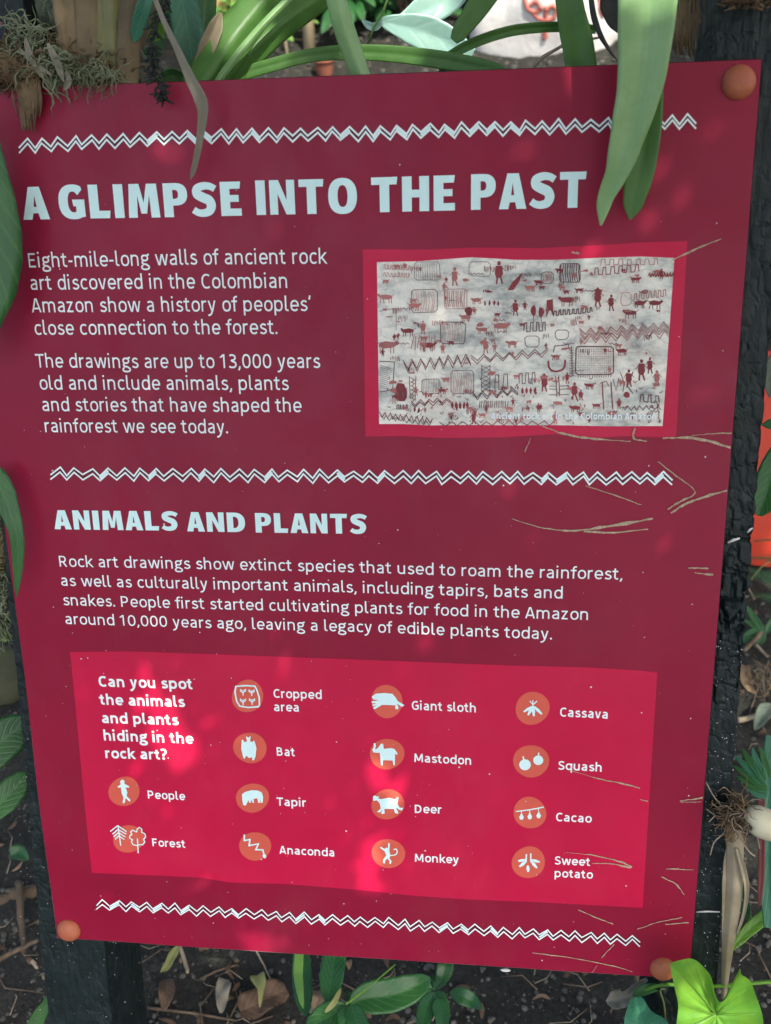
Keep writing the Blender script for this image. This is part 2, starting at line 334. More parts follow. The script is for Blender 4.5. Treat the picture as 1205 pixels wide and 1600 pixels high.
def _hv():
    def rect(a, b, c, d): return [(a, b), (c, b), (c, d), (a, d)]
    E = 2.35
    HV['A'] = (.80, [([(0, 0), (.235, 1), (.565, 1), (.80, 0), (.515, 0), (.475, .19), (.315, .19), (.275, 0)], [(.352, .39), (.395, .74), (.438, .39)])])
    HV['I'] = (.29, [(rect(0, 0, .29, 1), None)]); HV['L'] = (.63, [([(0, 0), (0, 1), (.29, 1), (.29, .225), (.63, .225), (.60, 0)], None)])
    HV['E'] = (.61, [([(0, 0), (0, 1), (.61, 1), (.58, .79), (.28, .79), (.28, .61), (.54, .61), (.54, .41), (.28, .41), (.28, .215), (.61, .215), (.61, 0)], None)])
    HV['T'] = (.76, [([(.0, .785), (0, 1), (.76, 1), (.735, .785), (.52, .785), (.52, 0), (.24, 0), (.24, .785)], None)])
    HV['H'] = (.78, [([(0, 0), (0, 1), (.28, 1), (.28, .62), (.50, .62), (.50, 1), (.78, 1), (.78, 0), (.50, 0), (.50, .40), (.28, .40), (.28, 0)], None)])
    HV['M'] = (.95, [([(0.0, 0), (.06, 1), (.365, 1), (.475, .44), (.585, 1), (.89, 1), (.95, 0), (.685, 0), (.655, .66), (.555, .12), (.385, .12), (.295, .66), (.265, 0)], None)])
    HV['N'] = (.77, [([(0, 0), (0, 1), (.28, 1), (.52, .42), (.52, 1), (.77, 1), (.77, 0), (.50, 0), (.25, .60), (.25, 0)], None)])
    HV['P'] = (.72, [([(0, 0), (0, 1)] + arc(.36, .67, .36, .33, 90, -90, 14, E) + [(.28, .34), (.28, 0)], [(.28, .54)] + arc(.35, .67, .095, .13, -90, 90, 8, E) + [(.28, .80)])])
    HV['D'] = (.80, [([(0, 0), (0, 1)] + arc(.32, .5, .48, .5, 90, -90, 18, E), [(.28, .21)] + arc(.32, .5, .19, .29, -90, 90, 12, E) + [(.28, .79)])])
    HV['O'] = (.87, [(arc(.435, .5, .435, .52, 0, 360, 32, E)[:-1], arc(.435, .5, .15, .315, 0, 360, 20, E)[:-1])])
    ou = arc(.45, .5, .45, .52, 58, 300, 24, E); inn = arc(.45, .5, .16, .31, 295, 62, 18, E)
    HV['G'] = (.81, [([(.74, .86)] + ou + [(.80, .055), (.80, .57), (.42, .57), (.45, .37), (.53, .37), (.53, .205)] + inn + [(.60, .70)], None)])
    s = [(.70, .80), (.55, .88), (.36, .895), (.175, .82), (.165, .665), (.32, .565), (.50, .475), (.57, .32), (.50, .155), (.33, .10), (.17, .12), (.035, .205)]
    s = [tuple(q)[:2] for q in catmull([(a, b, 0) for a, b in s], 4)]
    ws = [.20 + .085 * sin(pi * i / (len(s) - 1)) ** 2 for i in range(len(s))]
    a, b = ribbon(s, ws, False); HV['S'] = (.72, [(a + b[::-1], None)])
_hv()
def put(mb, polys_uv, z):
    """2-D triangles/quads in sign coordinates laid on the buckled board"""
    for pts, fs in polys_uv: mb.add([SP(a, b, z) for a, b in pts], fs)
def flat_poly(outer, hole=None):
    lst = [[V((x, y, 0)) for x, y in outer]] + ([[V((x, y, 0)) for x, y in hole]] if hole else [])
    t = tessellate_polygon(lst); allp = list(outer) + (list(hole) if hole else []); fs = []
    for a, b, c in t:
        A_, B_, C_ = allp[a], allp[b], allp[c]
        ar = (B_[0] - A_[0]) * (C_[1] - A_[1]) - (B_[1] - A_[1]) * (C_[0] - A_[0])
        if abs(ar) < 1e-14: continue
        fs.append((a, b, c) if ar > 0 else (a, c, b))
    return allp, fs
def flat_rib(pts, w, closed=False):
    a, b = ribbon(pts, w, closed); n = len(a); allp = a + b
    fs = [(n + i, n + (i + 1) % n, (i + 1) % n, i) for i in range(n if closed else n - 1)]
    return allp, fs
def up(allp, fs, tr, z, mb):
    """transform and add, making every face look out of the board"""
    q = [tr(*p) for p in allp]; out = []
    for f in fs:
        ar = sum(q[f[i]][0] * q[f[(i + 1) % len(f)]][1] - q[f[(i + 1) % len(f)]][0] * q[f[i]][1] for i in range(len(f)))
        out.append(f if ar < 0 else f[::-1])
    mb.add([SP(a, b, z) for a, b in q], out)
def line_frame(anchors):
    """anchors: photo pixels along a base line -> function s(0..1) -> sign point, and direction"""
    Q = [UV(*a) for a in anchors]; ln = [0]
    for i in range(1, len(Q)): ln.append(ln[-1] + sqrt((Q[i][0] - Q[i - 1][0]) ** 2 + (Q[i][1] - Q[i - 1][1]) ** 2))
    def f(s):
        t = s * ln[-1]
        i = 0
        while i < len(Q) - 2 and t > ln[i + 1]: i += 1
        q = (t - ln[i]) / (ln[i + 1] - ln[i])
        return (Q[i][0] + (Q[i + 1][0] - Q[i][0]) * q, Q[i][1] + (Q[i + 1][1] - Q[i][1]) * q)
    return f, ln[-1]
def text_line(mb, txt, anchors, capmm, w=0.085, z=0.0006, track=0.0, skew=0.0):
    f, ln = line_frame(anchors); x = 0; items = []
    for ch in txt:
        adv, st = glyph(ch, w); items.append((x, st)); x += adv + track
    gl = 0.07; total = x - gl * 1.6 - track
    sy = capmm / 1000 / CH
    def tr(gx, gy):
        s = (gx - gl) / total; p = f(s); return (p[0] + skew * gy * sy, p[1] - gy * sy)
    hs = ln / total
    for x0, st in items:
        for si, s in enumerate(st):
            zz = z + si * 0.00003
            if s[0] == 'p': allp, fs = flat_rib([(a, b) for a, b in s[1]], w, s[2])
            elif s[0] == 'd':
                a, b, c, d = s[1]; th = sqrt((c - a) ** 2 + (d - b) ** 2); hw = w / 2 * th / abs(d - b) * .97
                allp, fs = [(a - hw, b), (a + hw, b), (c + hw, d), (c - hw, d)], [(0, 1, 2, 3)]
            else:
                allp = [(s[1][0] + s[2] * cos(t * pi / 5), s[1][1] + s[2] * sin(t * pi / 5)) for t in range(10)]; fs = [tuple(range(10))]
            up([(x0 + a, b) for a, b in allp], fs, tr, zz, mb)
def heavy_line(mb, word, anchors, capmm, z=0.0006, gap=0.13):
    f, ln = line_frame(anchors); tot = sum(HV[c][0] for c in word) + gap * (len(word) - 1)
    if 'A' in word:
        for i in range(len(word) - 1):
            if 'A' in word[i:i + 2]: tot -= 0.03
    x = 0; prev = ''
    def tr(gx, gy): p = f(gx / tot); return (p[0], p[1] - gy * capmm / 1000)
    for i, ch in enumerate(word):
        if prev and 'A' in (prev + ch): x -= 0.03
        for outer, hole in HV[ch][1]:
            allp, fs = flat_poly(outer, hole); up([(x + a, b) for a, b in allp], fs, tr, z, mb)
        x += HV[ch][0] + gap; prev = ch

# ------------------------------------------------------------------ the board
sign = thing('sign_board', SP(0.3, SIGN_H, -0.002), 'crimson information board about ancient rock art, screwed across two charred posts', 'sign')
mb = MB(); nu, nv = 60, 80; TH = 0.003
for lay, z in ((0, 0), (1, -TH)):
    for j in range(nv + 1):
        for i in range(nu + 1): mb.v.append(tuple(SP(0.6 * i / nu, SIGN_H * j / nv, z))); mb.uv.append((i / nu, j / nv))
A1 = (nu + 1) * (nv + 1)
for j in range(nv):
    for i in range(nu):
        a = j * (nu + 1) + i; q = (a, a + nu + 1, a + nu + 2, a + 1); mb.f.append(q); mb.f.append(tuple(x + A1 for x in q[::-1]))
mb.build('panel', M_MAROON, sign)
mb = MB()                                       # pale cut edge of the board
ring = [(0.6 * i / nu, 0) for i in range(nu)] + [(0.6, SIGN_H * j / nv) for j in range(nv)] + [(0.6 - 0.6 * i / nu, SIGN_H) for i in range(nu)] + [(0, SIGN_H - SIGN_H * j / nv) for j in range(nv)]
def outw(p, e): return (p[0] + (e if p[0] > .5999 else -e if p[0] < 1e-6 else 0), p[1] + (e if p[1] > SIGN_H - 1e-6 else -e if p[1] < 1e-6 else 0))
e = 0.0003; n = len(ring)
vs = [SP(*outw(p, e), 0.0001) for p in ring] + [SP(*outw(p, e), -TH) for p in ring]
fs = [(i, n + i, n + (i + 1) % n, (i + 1) % n) for i in range(n)]
mb.add(vs, fs); mb.build('edge', M_EDGE, sign)
def zz(x0, y0, f): return lambda pts: [(x0 + a / f, y0 + b / f) for a, b in pts]
def interp(pts, s):
    ln = [0]
    for i in range(1, len(pts)): ln.append(ln[-1] + abs(pts[i][0] - pts[i - 1][0]))
    t = s * ln[-1]; i = 0
    while i < len(pts) - 2 and t > ln[i + 1]: i += 1
    q = (t - ln[i]) / (ln[i + 1] - ln[i]); return tuple(pts[i][k] + (pts[i + 1][k] - pts[i][k]) * q for k in (0, 1))
def patch(top, bot, z, m, name, parent, nx=70, ny=40):
    t = [UV(*p) for p in top]; b = [UV(*p) for p in bot]; mb = MB()
    for j in range(ny + 1):
        for i in range(nx + 1):
            p, q = interp(t, i / nx), interp(b, i / nx); s = j / ny
            mb.v.append(tuple(SP(p[0] + (q[0] - p[0]) * s, p[1] + (q[1] - p[1]) * s, z))); mb.uv.append((i / nx, s))
    for j in range(ny):
        for i in range(nx): a = j * (nx + 1) + i; mb.f.append((a, a + nx + 1, a + nx + 2, a + 1))
    return mb.build(name, m, parent)
Z3 = zz(560, 370, 2.2736)
rp = patch(Z3([(15, 45), (130, 44), (250, 45), (420, 38), (530, 39), (650, 40), (850, 30), (1000, 20), (1168, 15)]),
           Z3([(25, 710), (160, 708), (300, 715), (500, 712), (700, 700), (850, 713), (940, 707), (1128, 712)]), 0.0002, M_RED, 'red_frame', sign)
Z4 = zz(560, 1020, 2.51); Z5 = zz(100, 1020, 2.62)
patch([(109, 1019), (200, 1018), (330, 1022), (450, 1027), (560, 1031)] + Z4([(600, 48), (900, 56), (1100, 68), (1172, 76)]),
      Z5([(115, 900), (400, 912), (560, 920), (680, 940), (900, 945)]) + Z4([(0, 930), (200, 952), (420, 968), (700, 978), (1115, 1000)]), 0.0002, M_RED, 'red_panel', sign, 90, 40)

# weathered rock picture
m, n_, l_, b_ = mat('rock_picture_print'); M_ROCK = m
t1 = nodes_noise(n_, l_, 22, 8, stretch(n_, l_, (1, 1, 2.2)), .62); t2 = nodes_noise(n_, l_, 90, 8, stretch(n_, l_, (1, 1, 2.0)), .7)
mul = n_.new('ShaderNodeMath'); mul.operation = 'MULTIPLY'; mul.inputs[1].default_value = .62
l_.new(t2.outputs[0], mul.inputs[0]); ad = n_.new('ShaderNodeMath'); ad.operation = 'ADD'; l_.new(t1.outputs[0], ad.inputs[0]); l_.new(mul.outputs[0], ad.inputs[1])
r1 = ramp(n_, l_, ad.outputs[0], [(0.52, (.20, .21, .185)), (0.66, (.44, .46, .41)), (0.78, (.70, .70, .61)), (0.92, (.90, .86, .74))])
t3 = nodes_noise(n_, l_, 14, 3, stretch(n_, l_, (1.3, 1, 1))); r3 = ramp(n_, l_, t3.outputs[0], [(0.52, (0, 0, 0)), (0.72, (1, 1, 1))])
mx = n_.new('ShaderNodeMix'); mx.data_type = 'RGBA'; l_.new(r3.outputs[0], mx.inputs[0]); l_.new(r1.outputs[0], mx.inputs[6]); mx.inputs[7].default_value = (.72, .56, .45, 1)
mf = n_.new('ShaderNodeMath'); mf.operation = 'MULTIPLY'; mf.inputs[1].default_value = .7; l_.new(r3.outputs[0], mf.inputs[0]); l_.new(mf.outputs[0], mx.inputs[0])
vo = n_.new('ShaderNodeTexVoronoi'); vo.feature = 'DISTANCE_TO_EDGE'; vo.inputs['Scale'].default_value = 26
wn = nodes_noise(n_, l_, 40, 5, pos(n_)); wa = n_.new('ShaderNodeVectorMath'); wa.operation = 'MULTIPLY_ADD'; wa.inputs[1].default_value = (.05, .05, .05); l_.new(wn.outputs['Color'], wa.inputs[0]); l_.new(stretch(n_, l_, (1, 1, 2.4)), wa.inputs[2]); l_.new(wa.outputs[0], vo.inputs['Vector'])
cr = ramp(n_, l_, vo.outputs[0], [(.0, (.35, .34, .34)), (.035, (.8, .8, .8)), (.12, (1, 1, 1))]); m9 = n_.new('ShaderNodeMix'); m9.data_type = 'RGBA'; m9.blend_type = 'MULTIPLY'; m9.inputs[0].default_value = .35; l_.new(mx.outputs[2], m9.inputs[6]); l_.new(cr.outputs[0], m9.inputs[7])
l_.new(m9.outputs[2], b_.inputs['Base Color']); b_.inputs['Roughness'].default_value = .45
pic_top = [(66, 90), (150, 88), (220, 87), (300, 80), (400, 73), (500, 78), (560, 82), (700, 82), (850, 75), (1000, 70), (1122, 75)]
pic_bot = [(74, 665), (160, 665), (250, 670), (400, 668), (560, 669), (700, 668), (900, 672), (1080, 671)]
pic = patch(Z3(pic_top), Z3(pic_bot), 0.0004, M_ROCK, 'rock_picture', sign)
def stroke_px(mb, pts, wpx, z, Z=Z3, closed=False, wf=None):
    q = [UV(*p) for p in Z(pts)]; s = 0.00044        # metres per photo pixel on the board, roughly
    up(*flat_rib(q, [x * s for x in wpx] if isinstance(wpx, list) else wpx * s, closed), lambda a, b: (a, b), z, mb)
def poly_px(mb, pts, z, Z=Z3):
    q = [UV(*p) for p in Z(pts)]; up(*flat_poly(q), lambda a, b: (a, b), z, mb)
def jit(pts, a=2.0): return [(x + random.uniform(-a, a), y + random.uniform(-a, a)) for x, y in pts]
def zig(x0, y0, x1, y1, n, amp, a=2): return jit([(x0 + (x1 - x0) * i / n, y0 + (y1 - y0) * i / n + (amp if i % 2 else -amp)) for i in range(n + 1)], a)
def meander(x0, y0, x1, y1, n, hgt):
    o = []; w = (x1 - x0) / n
    for i in range(n):
        x = x0 + w * i; y = y0 + (y1 - y0) * i / n; o += [(x, y + hgt), (x + w * .1, y), (x + w * .45, y), (x + w * .5, y + hgt)] + ([(x + w * .95, y + hgt)] if i < n - 1 else [])
    return jit(o, 1.2)
def ell(cx, cy, rx, ry, n=12, a=0): return jit([(cx + rx * cos(2 * pi * i / n), cy + ry * sin(2 * pi * i / n)) for i in range(n)], a)
FZ = [0.0005]
figs = {'f': MB(), 'p': MB(), 'l': MB()}
def fz(): FZ[0] += 0.0000005; return FZ[0]
def S(k, pts, w=1.2, closed=False): stroke_px(figs[k], jit(pts, .9), w, fz(), closed=closed)
def B(k, pts): poly_px(figs[k], jit(pts, 1.3), fz())
def man(x, y, h, k='f'):
    B(k, [(x - h * .13, y - h * .25), (x + h * .13, y - h * .25), (x + h * .17, y + h * .1), (x + h * .08, y + h * .25), (x - h * .1, y + h * .25), (x - h * .16, y + h * .1)])
    B(k, ell(x, y - h * .36, h * .08, h * .1, 8))
    S(k, [(x - h * .07, y + h * .22), (x - h * .1, y + h * .5)], h * .035); S(k, [(x + h * .06, y + h * .22), (x + h * .13, y + h * .5)], h * .035)
    S(k, [(x - h * .12, y - h * .2), (x - h * .27, y)], 1.1); S(k, [(x + h * .12, y - h * .2), (x + h * .28, y - h * .04)], 1.1)
def beast(x, y, w, k='f', fl=1):
    B(k, [(x + fl * a * w, y + b * w) for a, b in [(-.5, -.12), (-.42, -.22), (-.28, -.14), (.1, -.18), (.38, -.12), (.42, .05), (.2, .14), (-.2, .12), (-.36, .02)]][::fl])
    for a in (-.27, -.12, .2, .34): S(k, [(x + fl * a * w, y + .05 * w), (x + fl * (a + random.uniform(-.06, .06)) * w, y + .36 * w)], 1.3)
    S(k, [(x + fl * .38 * w, y - .08 * w), (x + fl * .55 * w, y - .22 * w)], 1.0)
def box(x0, y0, x1, y1, k='l', w=1.1):
    r = 8; S(k, jit([(x0 + r, y0), (x1 - r, y0), (x1, y0 + r), (x1, y1 - r), (x1 - r, y1), (x0 + r, y1), (x0, y1 - r), (x0, y0 + r)], 1.5), w, True)
def drop(x, y, h, k='f'): B(k, [(x, y - h / 2), (x + h * .2, y - h * .05), (x + h * .12, y + h * .3), (x, y + h * .5), (x - h * .14, y + h * .28), (x - h * .2, y - h * .05)])
# painted motifs: figures, beasts, fields, meanders and zigzags in red ochre
for x, y, h in [(500, 125, 85), (850, 212, 72), (898, 232, 62), (558, 250, 60), (592, 243, 36), (660, 515, 68), (742, 500, 42), (768, 545, 66), (1005, 470, 80), (1035, 455, 62), (960, 500, 66), (550, 585, 32)]: man(x, y, h)
for x, y, h in [(342, 140, 70), (452, 385, 60), (484, 392, 36), (300, 395, 40)]: man(x, y, h, 'p')
for x, y, w, k, fl in [(740, 225, 62, 'f', 1), (783, 188, 34, 'f', 1), (508, 318, 66, 'p', -1), (440, 330, 46, 'p', 1), (545, 378, 44, 'p', 1), (820, 527, 40, 'f', 1), (770, 607, 44, 'f', 1), (96, 215, 60, 'p', 1), (175, 335, 52, 'f', 1), (105, 385, 80, 'p', -1), (965, 270, 56, 'f', 1), (1055, 236, 56, 'f', -1), (845, 597, 34, 'f', 1), (935, 405, 44, 'f', 1), (700, 425, 34, 'f', 1), (420, 225, 40, 'p', 1)]: beast(x, y, w, k, fl)
B('f', [(530, 190), (548, 160), (582, 128), (572, 160), (552, 188)]); B('f', ell(392, 263, 14, 17, 10, 2)); B('f', ell(151, 552, 22, 34, 12, 3)); B('f', ell(622, 262, 10, 20, 10, 1)); B('f', ell(649, 268, 10, 20, 10, 1)); B('f', ell(954, 560, 11, 11, 10, 1)); B('f', ell(465, 195, 12, 4))
B('f', [(668, 225), (690, 222), (694, 285), (684, 262), (678, 262), (668, 288)])
for x, y in [(622, 292), (649, 296)]: S('f', [(x, y - 15), (x + 2, y + 10)], 1)
for x in (450, 467, 483, 497): drop(x, 235, 22)
for x in (445, 453, 461): drop(x, 192, 14)
for x in (334, 348, 362, 376, 388): drop(x, 598, 28)
for x in (583, 597, 612, 628): drop(x, 545, 26)
for x in (600, 648, 350, 200, 215): drop(x, 610 + random.uniform(-8, 8), 22)
box(650, 125, 692, 165); box(714, 95, 788, 160, 'l', 1.5); box(190, 188, 280, 268); box(292, 302, 380, 380, 'l', 1.4); box(200, 60 + 30, 290, 155, 'l', .9); box(395, 88, 470, 140, 'l', .9); box(226, 505, 290, 556); box(330, 475, 410, 557); box(593, 352, 642, 392); box(700, 330, 746, 365); box(772, 388, 905, 488, 'l', 2.0); box(305, 185, 386, 255, 'p', 1.0); box(932, 198, 968, 243, 'p', .9)
S('l', jit([(74, 440), (130, 442), (122, 545), (76, 552)], 2), 1.4); S('l', [(76, 265), (134, 255), (135, 330)], .9)
for i in range(12): S('l', [(76, 455 + i * 7), (122 - i * 2, 470 + i * 6.4)], .7)
for i in range(9): S('l', jit([(720 + i * 8, 97), (718 + i * 8, 128), (722 + i * 8, 157)], 1.3), 1.6)
for i in range(10):
    S('p', jit([(310 + i * 7.5, 192), (308 + i * 7.5, 222), (314 + i * 7, 250)], 2), 1.2); S('l', [(230 + i * 6, 508), (232 + i * 6, 553)], .6); S('l', [(205 + i * 8, 93), (207 + i * 8, 152)], .6)
for j in range(11):
    for i in range(16):
        x, y = 782 + i * 7.6, 397 + j * 8.2; S('l', jit([(x, y), (x + .5, y + 4.2)], .7), .95)
for i in range(15): S('l', [(782 + i * 8.2, 490), (781 + i * 8.2, 499)], 1)
for dy, k in ((0, 'l'), (9, 'f')): S(k, zig(160, 455 + dy, 400, 432 + dy, 15, 17), 1.5); S(k, zig(400, 432 + dy, 672, 405 + dy, 12, 11), 1.3)
for dy in (0, 10, 20, 30): S('p' if dy % 20 else 'f', zig(786, 345 + dy - 8, 1104, 322 + dy - 8, 17, 12, 2.5), 1.3)
for dy in (0, 8): S('l', zig(405, 560 + dy, 565, 545 + dy, 9, 10), 1.5); S('f', zig(188, 590 + dy, 330, 578 + dy, 9, 8), 1.4)
S('f', zig(76, 632, 265, 655, 20, 10, 2), 1.6); S('l', zig(80, 640, 262, 664, 18, 7, 2), 1.0); S('f', zig(290, 664, 700, 660, 20, 8), 1.5); S('l', zig(935, 608, 1075, 606, 13, 7), 1.3); S('l', zig(1060, 585, 1070, 660, 8, 3), 1.3)
S('f', meander(838, 110, 1010, 96, 6, 24), 1.5); S('p', meander(860, 80, 1080, 78, 7, 20), 1.2); S('l', meander(695, 262, 838, 250, 9, 16), 1.7); S('l', meander(588, 305, 675, 303, 4, 30), 1.5)
S('l', meander(485, 490, 545, 485, 2, 50), 1.3); S('l', meander(570, 485, 640, 478, 3, 35), 1.2); S('l', meander(136, 597, 180, 596, 4, 15), 1.3); S('l', meander(1000, 560, 1080, 565, 3, 25), 1.6); S('p', meander(980, 200, 1100, 185, 7, 22), 1.2)
for i in range(14): S('l', jit([(432 + i * 7.6, 582), (430 + i * 7.6, 608)], 1), 1.2)
S('l', [(700, 492), (705, 540), (706, 566)], 1.6); S('l', [(711, 492), (714, 540), (714, 566)], 1.6)
for y in (530, 540, 560): S('l', [(678, y), (702, y)], 1.2); S('l', [(716, y), (748, y - 2)], 1.2)
S('f', catmull([(675, 440, 0), (680, 468, 0), (705, 478, 0), (730, 465, 0), (735, 435, 0)], 4) and [tuple(q)[:2] for q in catmull([(675, 440, 0), (680, 468, 0), (705, 478, 0), (730, 465, 0), (735, 435, 0)], 4)], 3.2)
S('l', [(692, 410), (698, 388), (745, 382), (748, 400)], 1.4)
for i in range(12): S('l', jit([(750, 392 + i * 9), (757, 397 + i * 9), (765, 391 + i * 9)], .8), 1.1)
S('l', [(757, 385), (759, 495)], 1.1)
for x in (865, 897): S('f', [(x, 515), (x + 2, 560), (x + 6, 612)], 2.0)
S('l', [(858, 520), (880, 512), (890, 530)], 1.2); S('l', [(905, 505), (915, 545), (925, 500)], 1.2)
for x0, y0 in [(445, 480)]:
    for i in range(6): S('l', [(438, 458 + i * 15), (468, 473 + i * 15)], .9); S('l', [(468, 458 + i * 15), (438, 473 + i * 15)], .9)
    S('l', [(438, 455), (438, 548)], 1); S('l', [(468, 455), (468, 548)], 1)
for i in range(6): S('f', [(186, 500 + i * 14), (200, 508 + i * 14), (190, 516 + i * 14)], 1.1)
S('f', [(182, 495), (184, 575)], 1.2); S('f', [(204, 495), (202, 580)], 1.2)
for i in range(9): S('p', jit([(198 + i * 9, 350), (190 + i * 10, 400)], 4), 1.3)
for cx, cy in [(415, 625), (455, 615), (330, 640), (975, 640), (1035, 640), (820, 650), (560, 655)]:
    for a in (-.5, -.2, .1, .4): S('f', [(cx, cy + 8), (cx + 22 * sin(a), cy - 18 * cos(a))], 1.2)
S('l', [(930, 480), (945, 520), (938, 550)], 1.2); S('l', [(975, 478), (955, 530), (975, 555)], 1.4)
for i in range(110):
    x, y = random.uniform(80, 1070), random.uniform(500, 660)
    if random.random() < .5: drop(x, y, random.uniform(7, 14), random.choice('fl'))
    else: S(random.choice('fl'), jit([(x, y), (x + 6, y + 4), (x + 11, y - 3)], 3), 1.1)
for x, y, h in [(410, 640, 50), (700, 640, 46), (640, 605, 34), (790, 560, 40), (925, 590, 40), (1060, 500, 60), (230, 320, 50), (240, 560, 30), (1075, 130, 40)]: man(x, y, h, random.choice('fp'))
for x, y, w in [(300, 545, 40), (640, 160, 34), (1000, 235, 50), (985, 150, 40), (380, 285, 46), (250, 385, 60), (610, 180, 40), (200, 245, 50), (535, 610, 34), (900, 625, 40)]: beast(x, y, w, random.choice('fp'), random.choice((1, -1)))
for i in range(150):
    x, y = random.uniform(80, 1070), random.uniform(95, 650); q = random.random()
    if q < .25: beast(x, y, random.uniform(14, 30), random.choice('ppf'), random.choice((1, -1)))
    elif q < .4: man(x, y, random.uniform(18, 34), random.choice('ppf'))
    elif q < .6:
        for t in range(random.randint(3, 7)): S(random.choice('pl'), jit([(x + t * 6, y), (x + t * 6 + 1, y + random.uniform(8, 22))], 1.5), random.uniform(.8, 1.4))
    elif q < .8: B('p', ell(x, y, random.uniform(4, 16), random.uniform(3, 8), 9, 2.5))
    else: S('l', jit([(x + t * 7, y + (t % 2) * 6) for t in range(random.randint(3, 8))], 1.2), 1.0)
for x0, y0, x1, y1 in [(194, 192, 276, 264), (298, 308, 374, 374), (336, 480, 404, 552), (654, 130, 688, 160)]:
    for t in range(9): S('p', jit([(x0 + (x1 - x0) * t / 9, y0), (x0 + (x1 - x0) * t / 9 + 4, (y0 + y1) / 2), (x0 + (x1 - x0) * t / 9, y1)], 3), .7)
for i in range(10): S('f', jit([(1030 + i * 9, 140), (1034 + i * 9, 128), (1038 + i * 9, 142)], 1.5), 2.2)
for dy in (0, 9): S('p', meander(90, 100 + dy * 3, 190, 104 + dy * 3, 8, 14), .9)
for k, mm in (('p', M_FIG2), ('f', M_FIG), ('l', M_LINE)): tag(figs[k].build('painted_figures', mm, pic), kind='stuff')

# zigzag borders: two white lines, a dark one between
def border(center, npk, amp, sep, wl):
    fu = MB(); fd = MB(); ff = MB(); lens = center
    ptsc = []
    for i in range(npk * 2 + 1):
        s = i / (npk * 2); s2 = s + random.uniform(-.18, .18) / (npk * 2) * (0 < i < npk * 2)
        c = interp(center, s2); a = amp * random.uniform(.82, 1.15); ptsc.append((c[0], c[1] + (a if i % 2 == 0 else -a)))
    idt = lambda z: z
    for off in (-sep / 2, sep / 2):
        q = [(x + random.uniform(-.5, .5), y + off + random.uniform(-.8, .8)) for x, y in ptsc]
        stroke_px(fu, q, wl, 0.0007 + (0.00003 if off > 0 else 0), Z=idt)
    stroke_px(fd, [(x, y) for x, y in ptsc], 1.6, 0.00055, Z=idt)
    for i in range(len(ptsc) - 1):
        if random.random() < .14: stroke_px(ff, [ptsc[i], ptsc[i + 1]], sep * .62, 0.00062, Z=idt)
    o = fu.build('zigzag_border', M_WHITE, sign); fd.build('dark_line', M_INK, o); tag(ff.build('pale_fill', M_PALE, o), kind='stuff')
border([(30, 229), (300, 214), (595, 208), (748, 202), (883, 198), (1087, 190)], 42, 6.8, 8.0, 3.0)
border([(80, 740), (300, 742), (600, 745), (860, 747), (1050, 747)], 38, 6.0, 7.6, 2.9)
border([(151, 1413), (300, 1421), (450, 1432), (603, 1442), (778, 1456), (953, 1466), (1000, 1470)], 38, 4.8, 6.6, 2.6)

# lettering
def words(name, m, items, fn, **kw):
    mb = MB()
    for it in items: fn(mb, *it, **kw)
    return mb.build(name, m, sign, smooth=False)
words('title_lettering', M_PALE, [('A', [(37, 343.6), (79, 342.5)], 24.4), ('GLIMPSE', [(95, 342), (240, 340), (378.5, 337)], 24.9), ('INTO', [(401.5, 336), (558.5, 333)], 25.0), ('THE', [(581, 332), (711, 328.8)], 25.0), ('PAST', [(736, 328), (915, 324.3)], 25.1)], heavy_line)
words('heading_lettering', M_PALE, [('ANIMALS', [(86, 826.5), (180, 828), (279, 829)], 17.0), ('AND', [(293, 830), (384, 831.5)], 17.0), ('PLANTS', [(400, 832), (573, 834.2)], 17.0)], heavy_line)
body = [("Eight-mile-long walls of ancient rock", [(46, 418), (180, 416), (300, 413.5), (510, 412)]), ("art discovered in the Colombian", [(49, 453), (250, 451), (450, 450)]), ("Amazon show a history of peoples'", [(52, 488), (250, 487), (486, 486)]), ("close connection to the forest.", [(56, 523), (434, 522)]),
 ("The drawings are up to 13,000 years", [(59, 574), (220, 575), (500, 575)]), ("old and include animals, plants", [(64, 608.5), (451, 609.5)]), ("and stories that have shaped the", [(68, 642), (471, 644)]), ("rainforest we see today.", [(72, 675), (357, 677)])]
for t, a in body: words('body_lettering', M_WHITE, [(t, a, 11.0)], text_line, w=0.086)
body2 = [("Rock art drawings show extinct species that used to roam the rainforest,", [(94, 885), (366, 890), (551, 894.5), (708, 899), (972, 905)]), ("as well as culturally important animals, including tapirs, bats and", [(96.6, 915), (173, 917), (449, 923), (565, 926.5), (879, 934.4)]),
 ("snakes. People first started cultivating plants for food in the Amazon", [(100, 945.5), (420, 954), (626, 959.5), (919.4, 968)]), ("around 10,000 years ago, leaving a legacy of edible plants today.", [(103, 975), (394, 983), (612, 989), (862.6, 998.4)])]
for t, a in body2: words('body_lettering', M_WHITE, [(t, a, 9.9)], text_line, w=0.088)
for t, a in [("Can you spot", [(155, 1072.7), (301, 1077)]), ("the animals", [(157, 1101), (288.5, 1104.7)]), ("and plants", [(160, 1129.5), (278.6, 1133)]), ("hiding in the", [(163, 1156.6), (302, 1162)]), ("rock art?", [(165.6, 1184), (261, 1187)])]:
    words('question_lettering', M_WHITE, [(t, a, 10.2)], text_line, w=0.135)
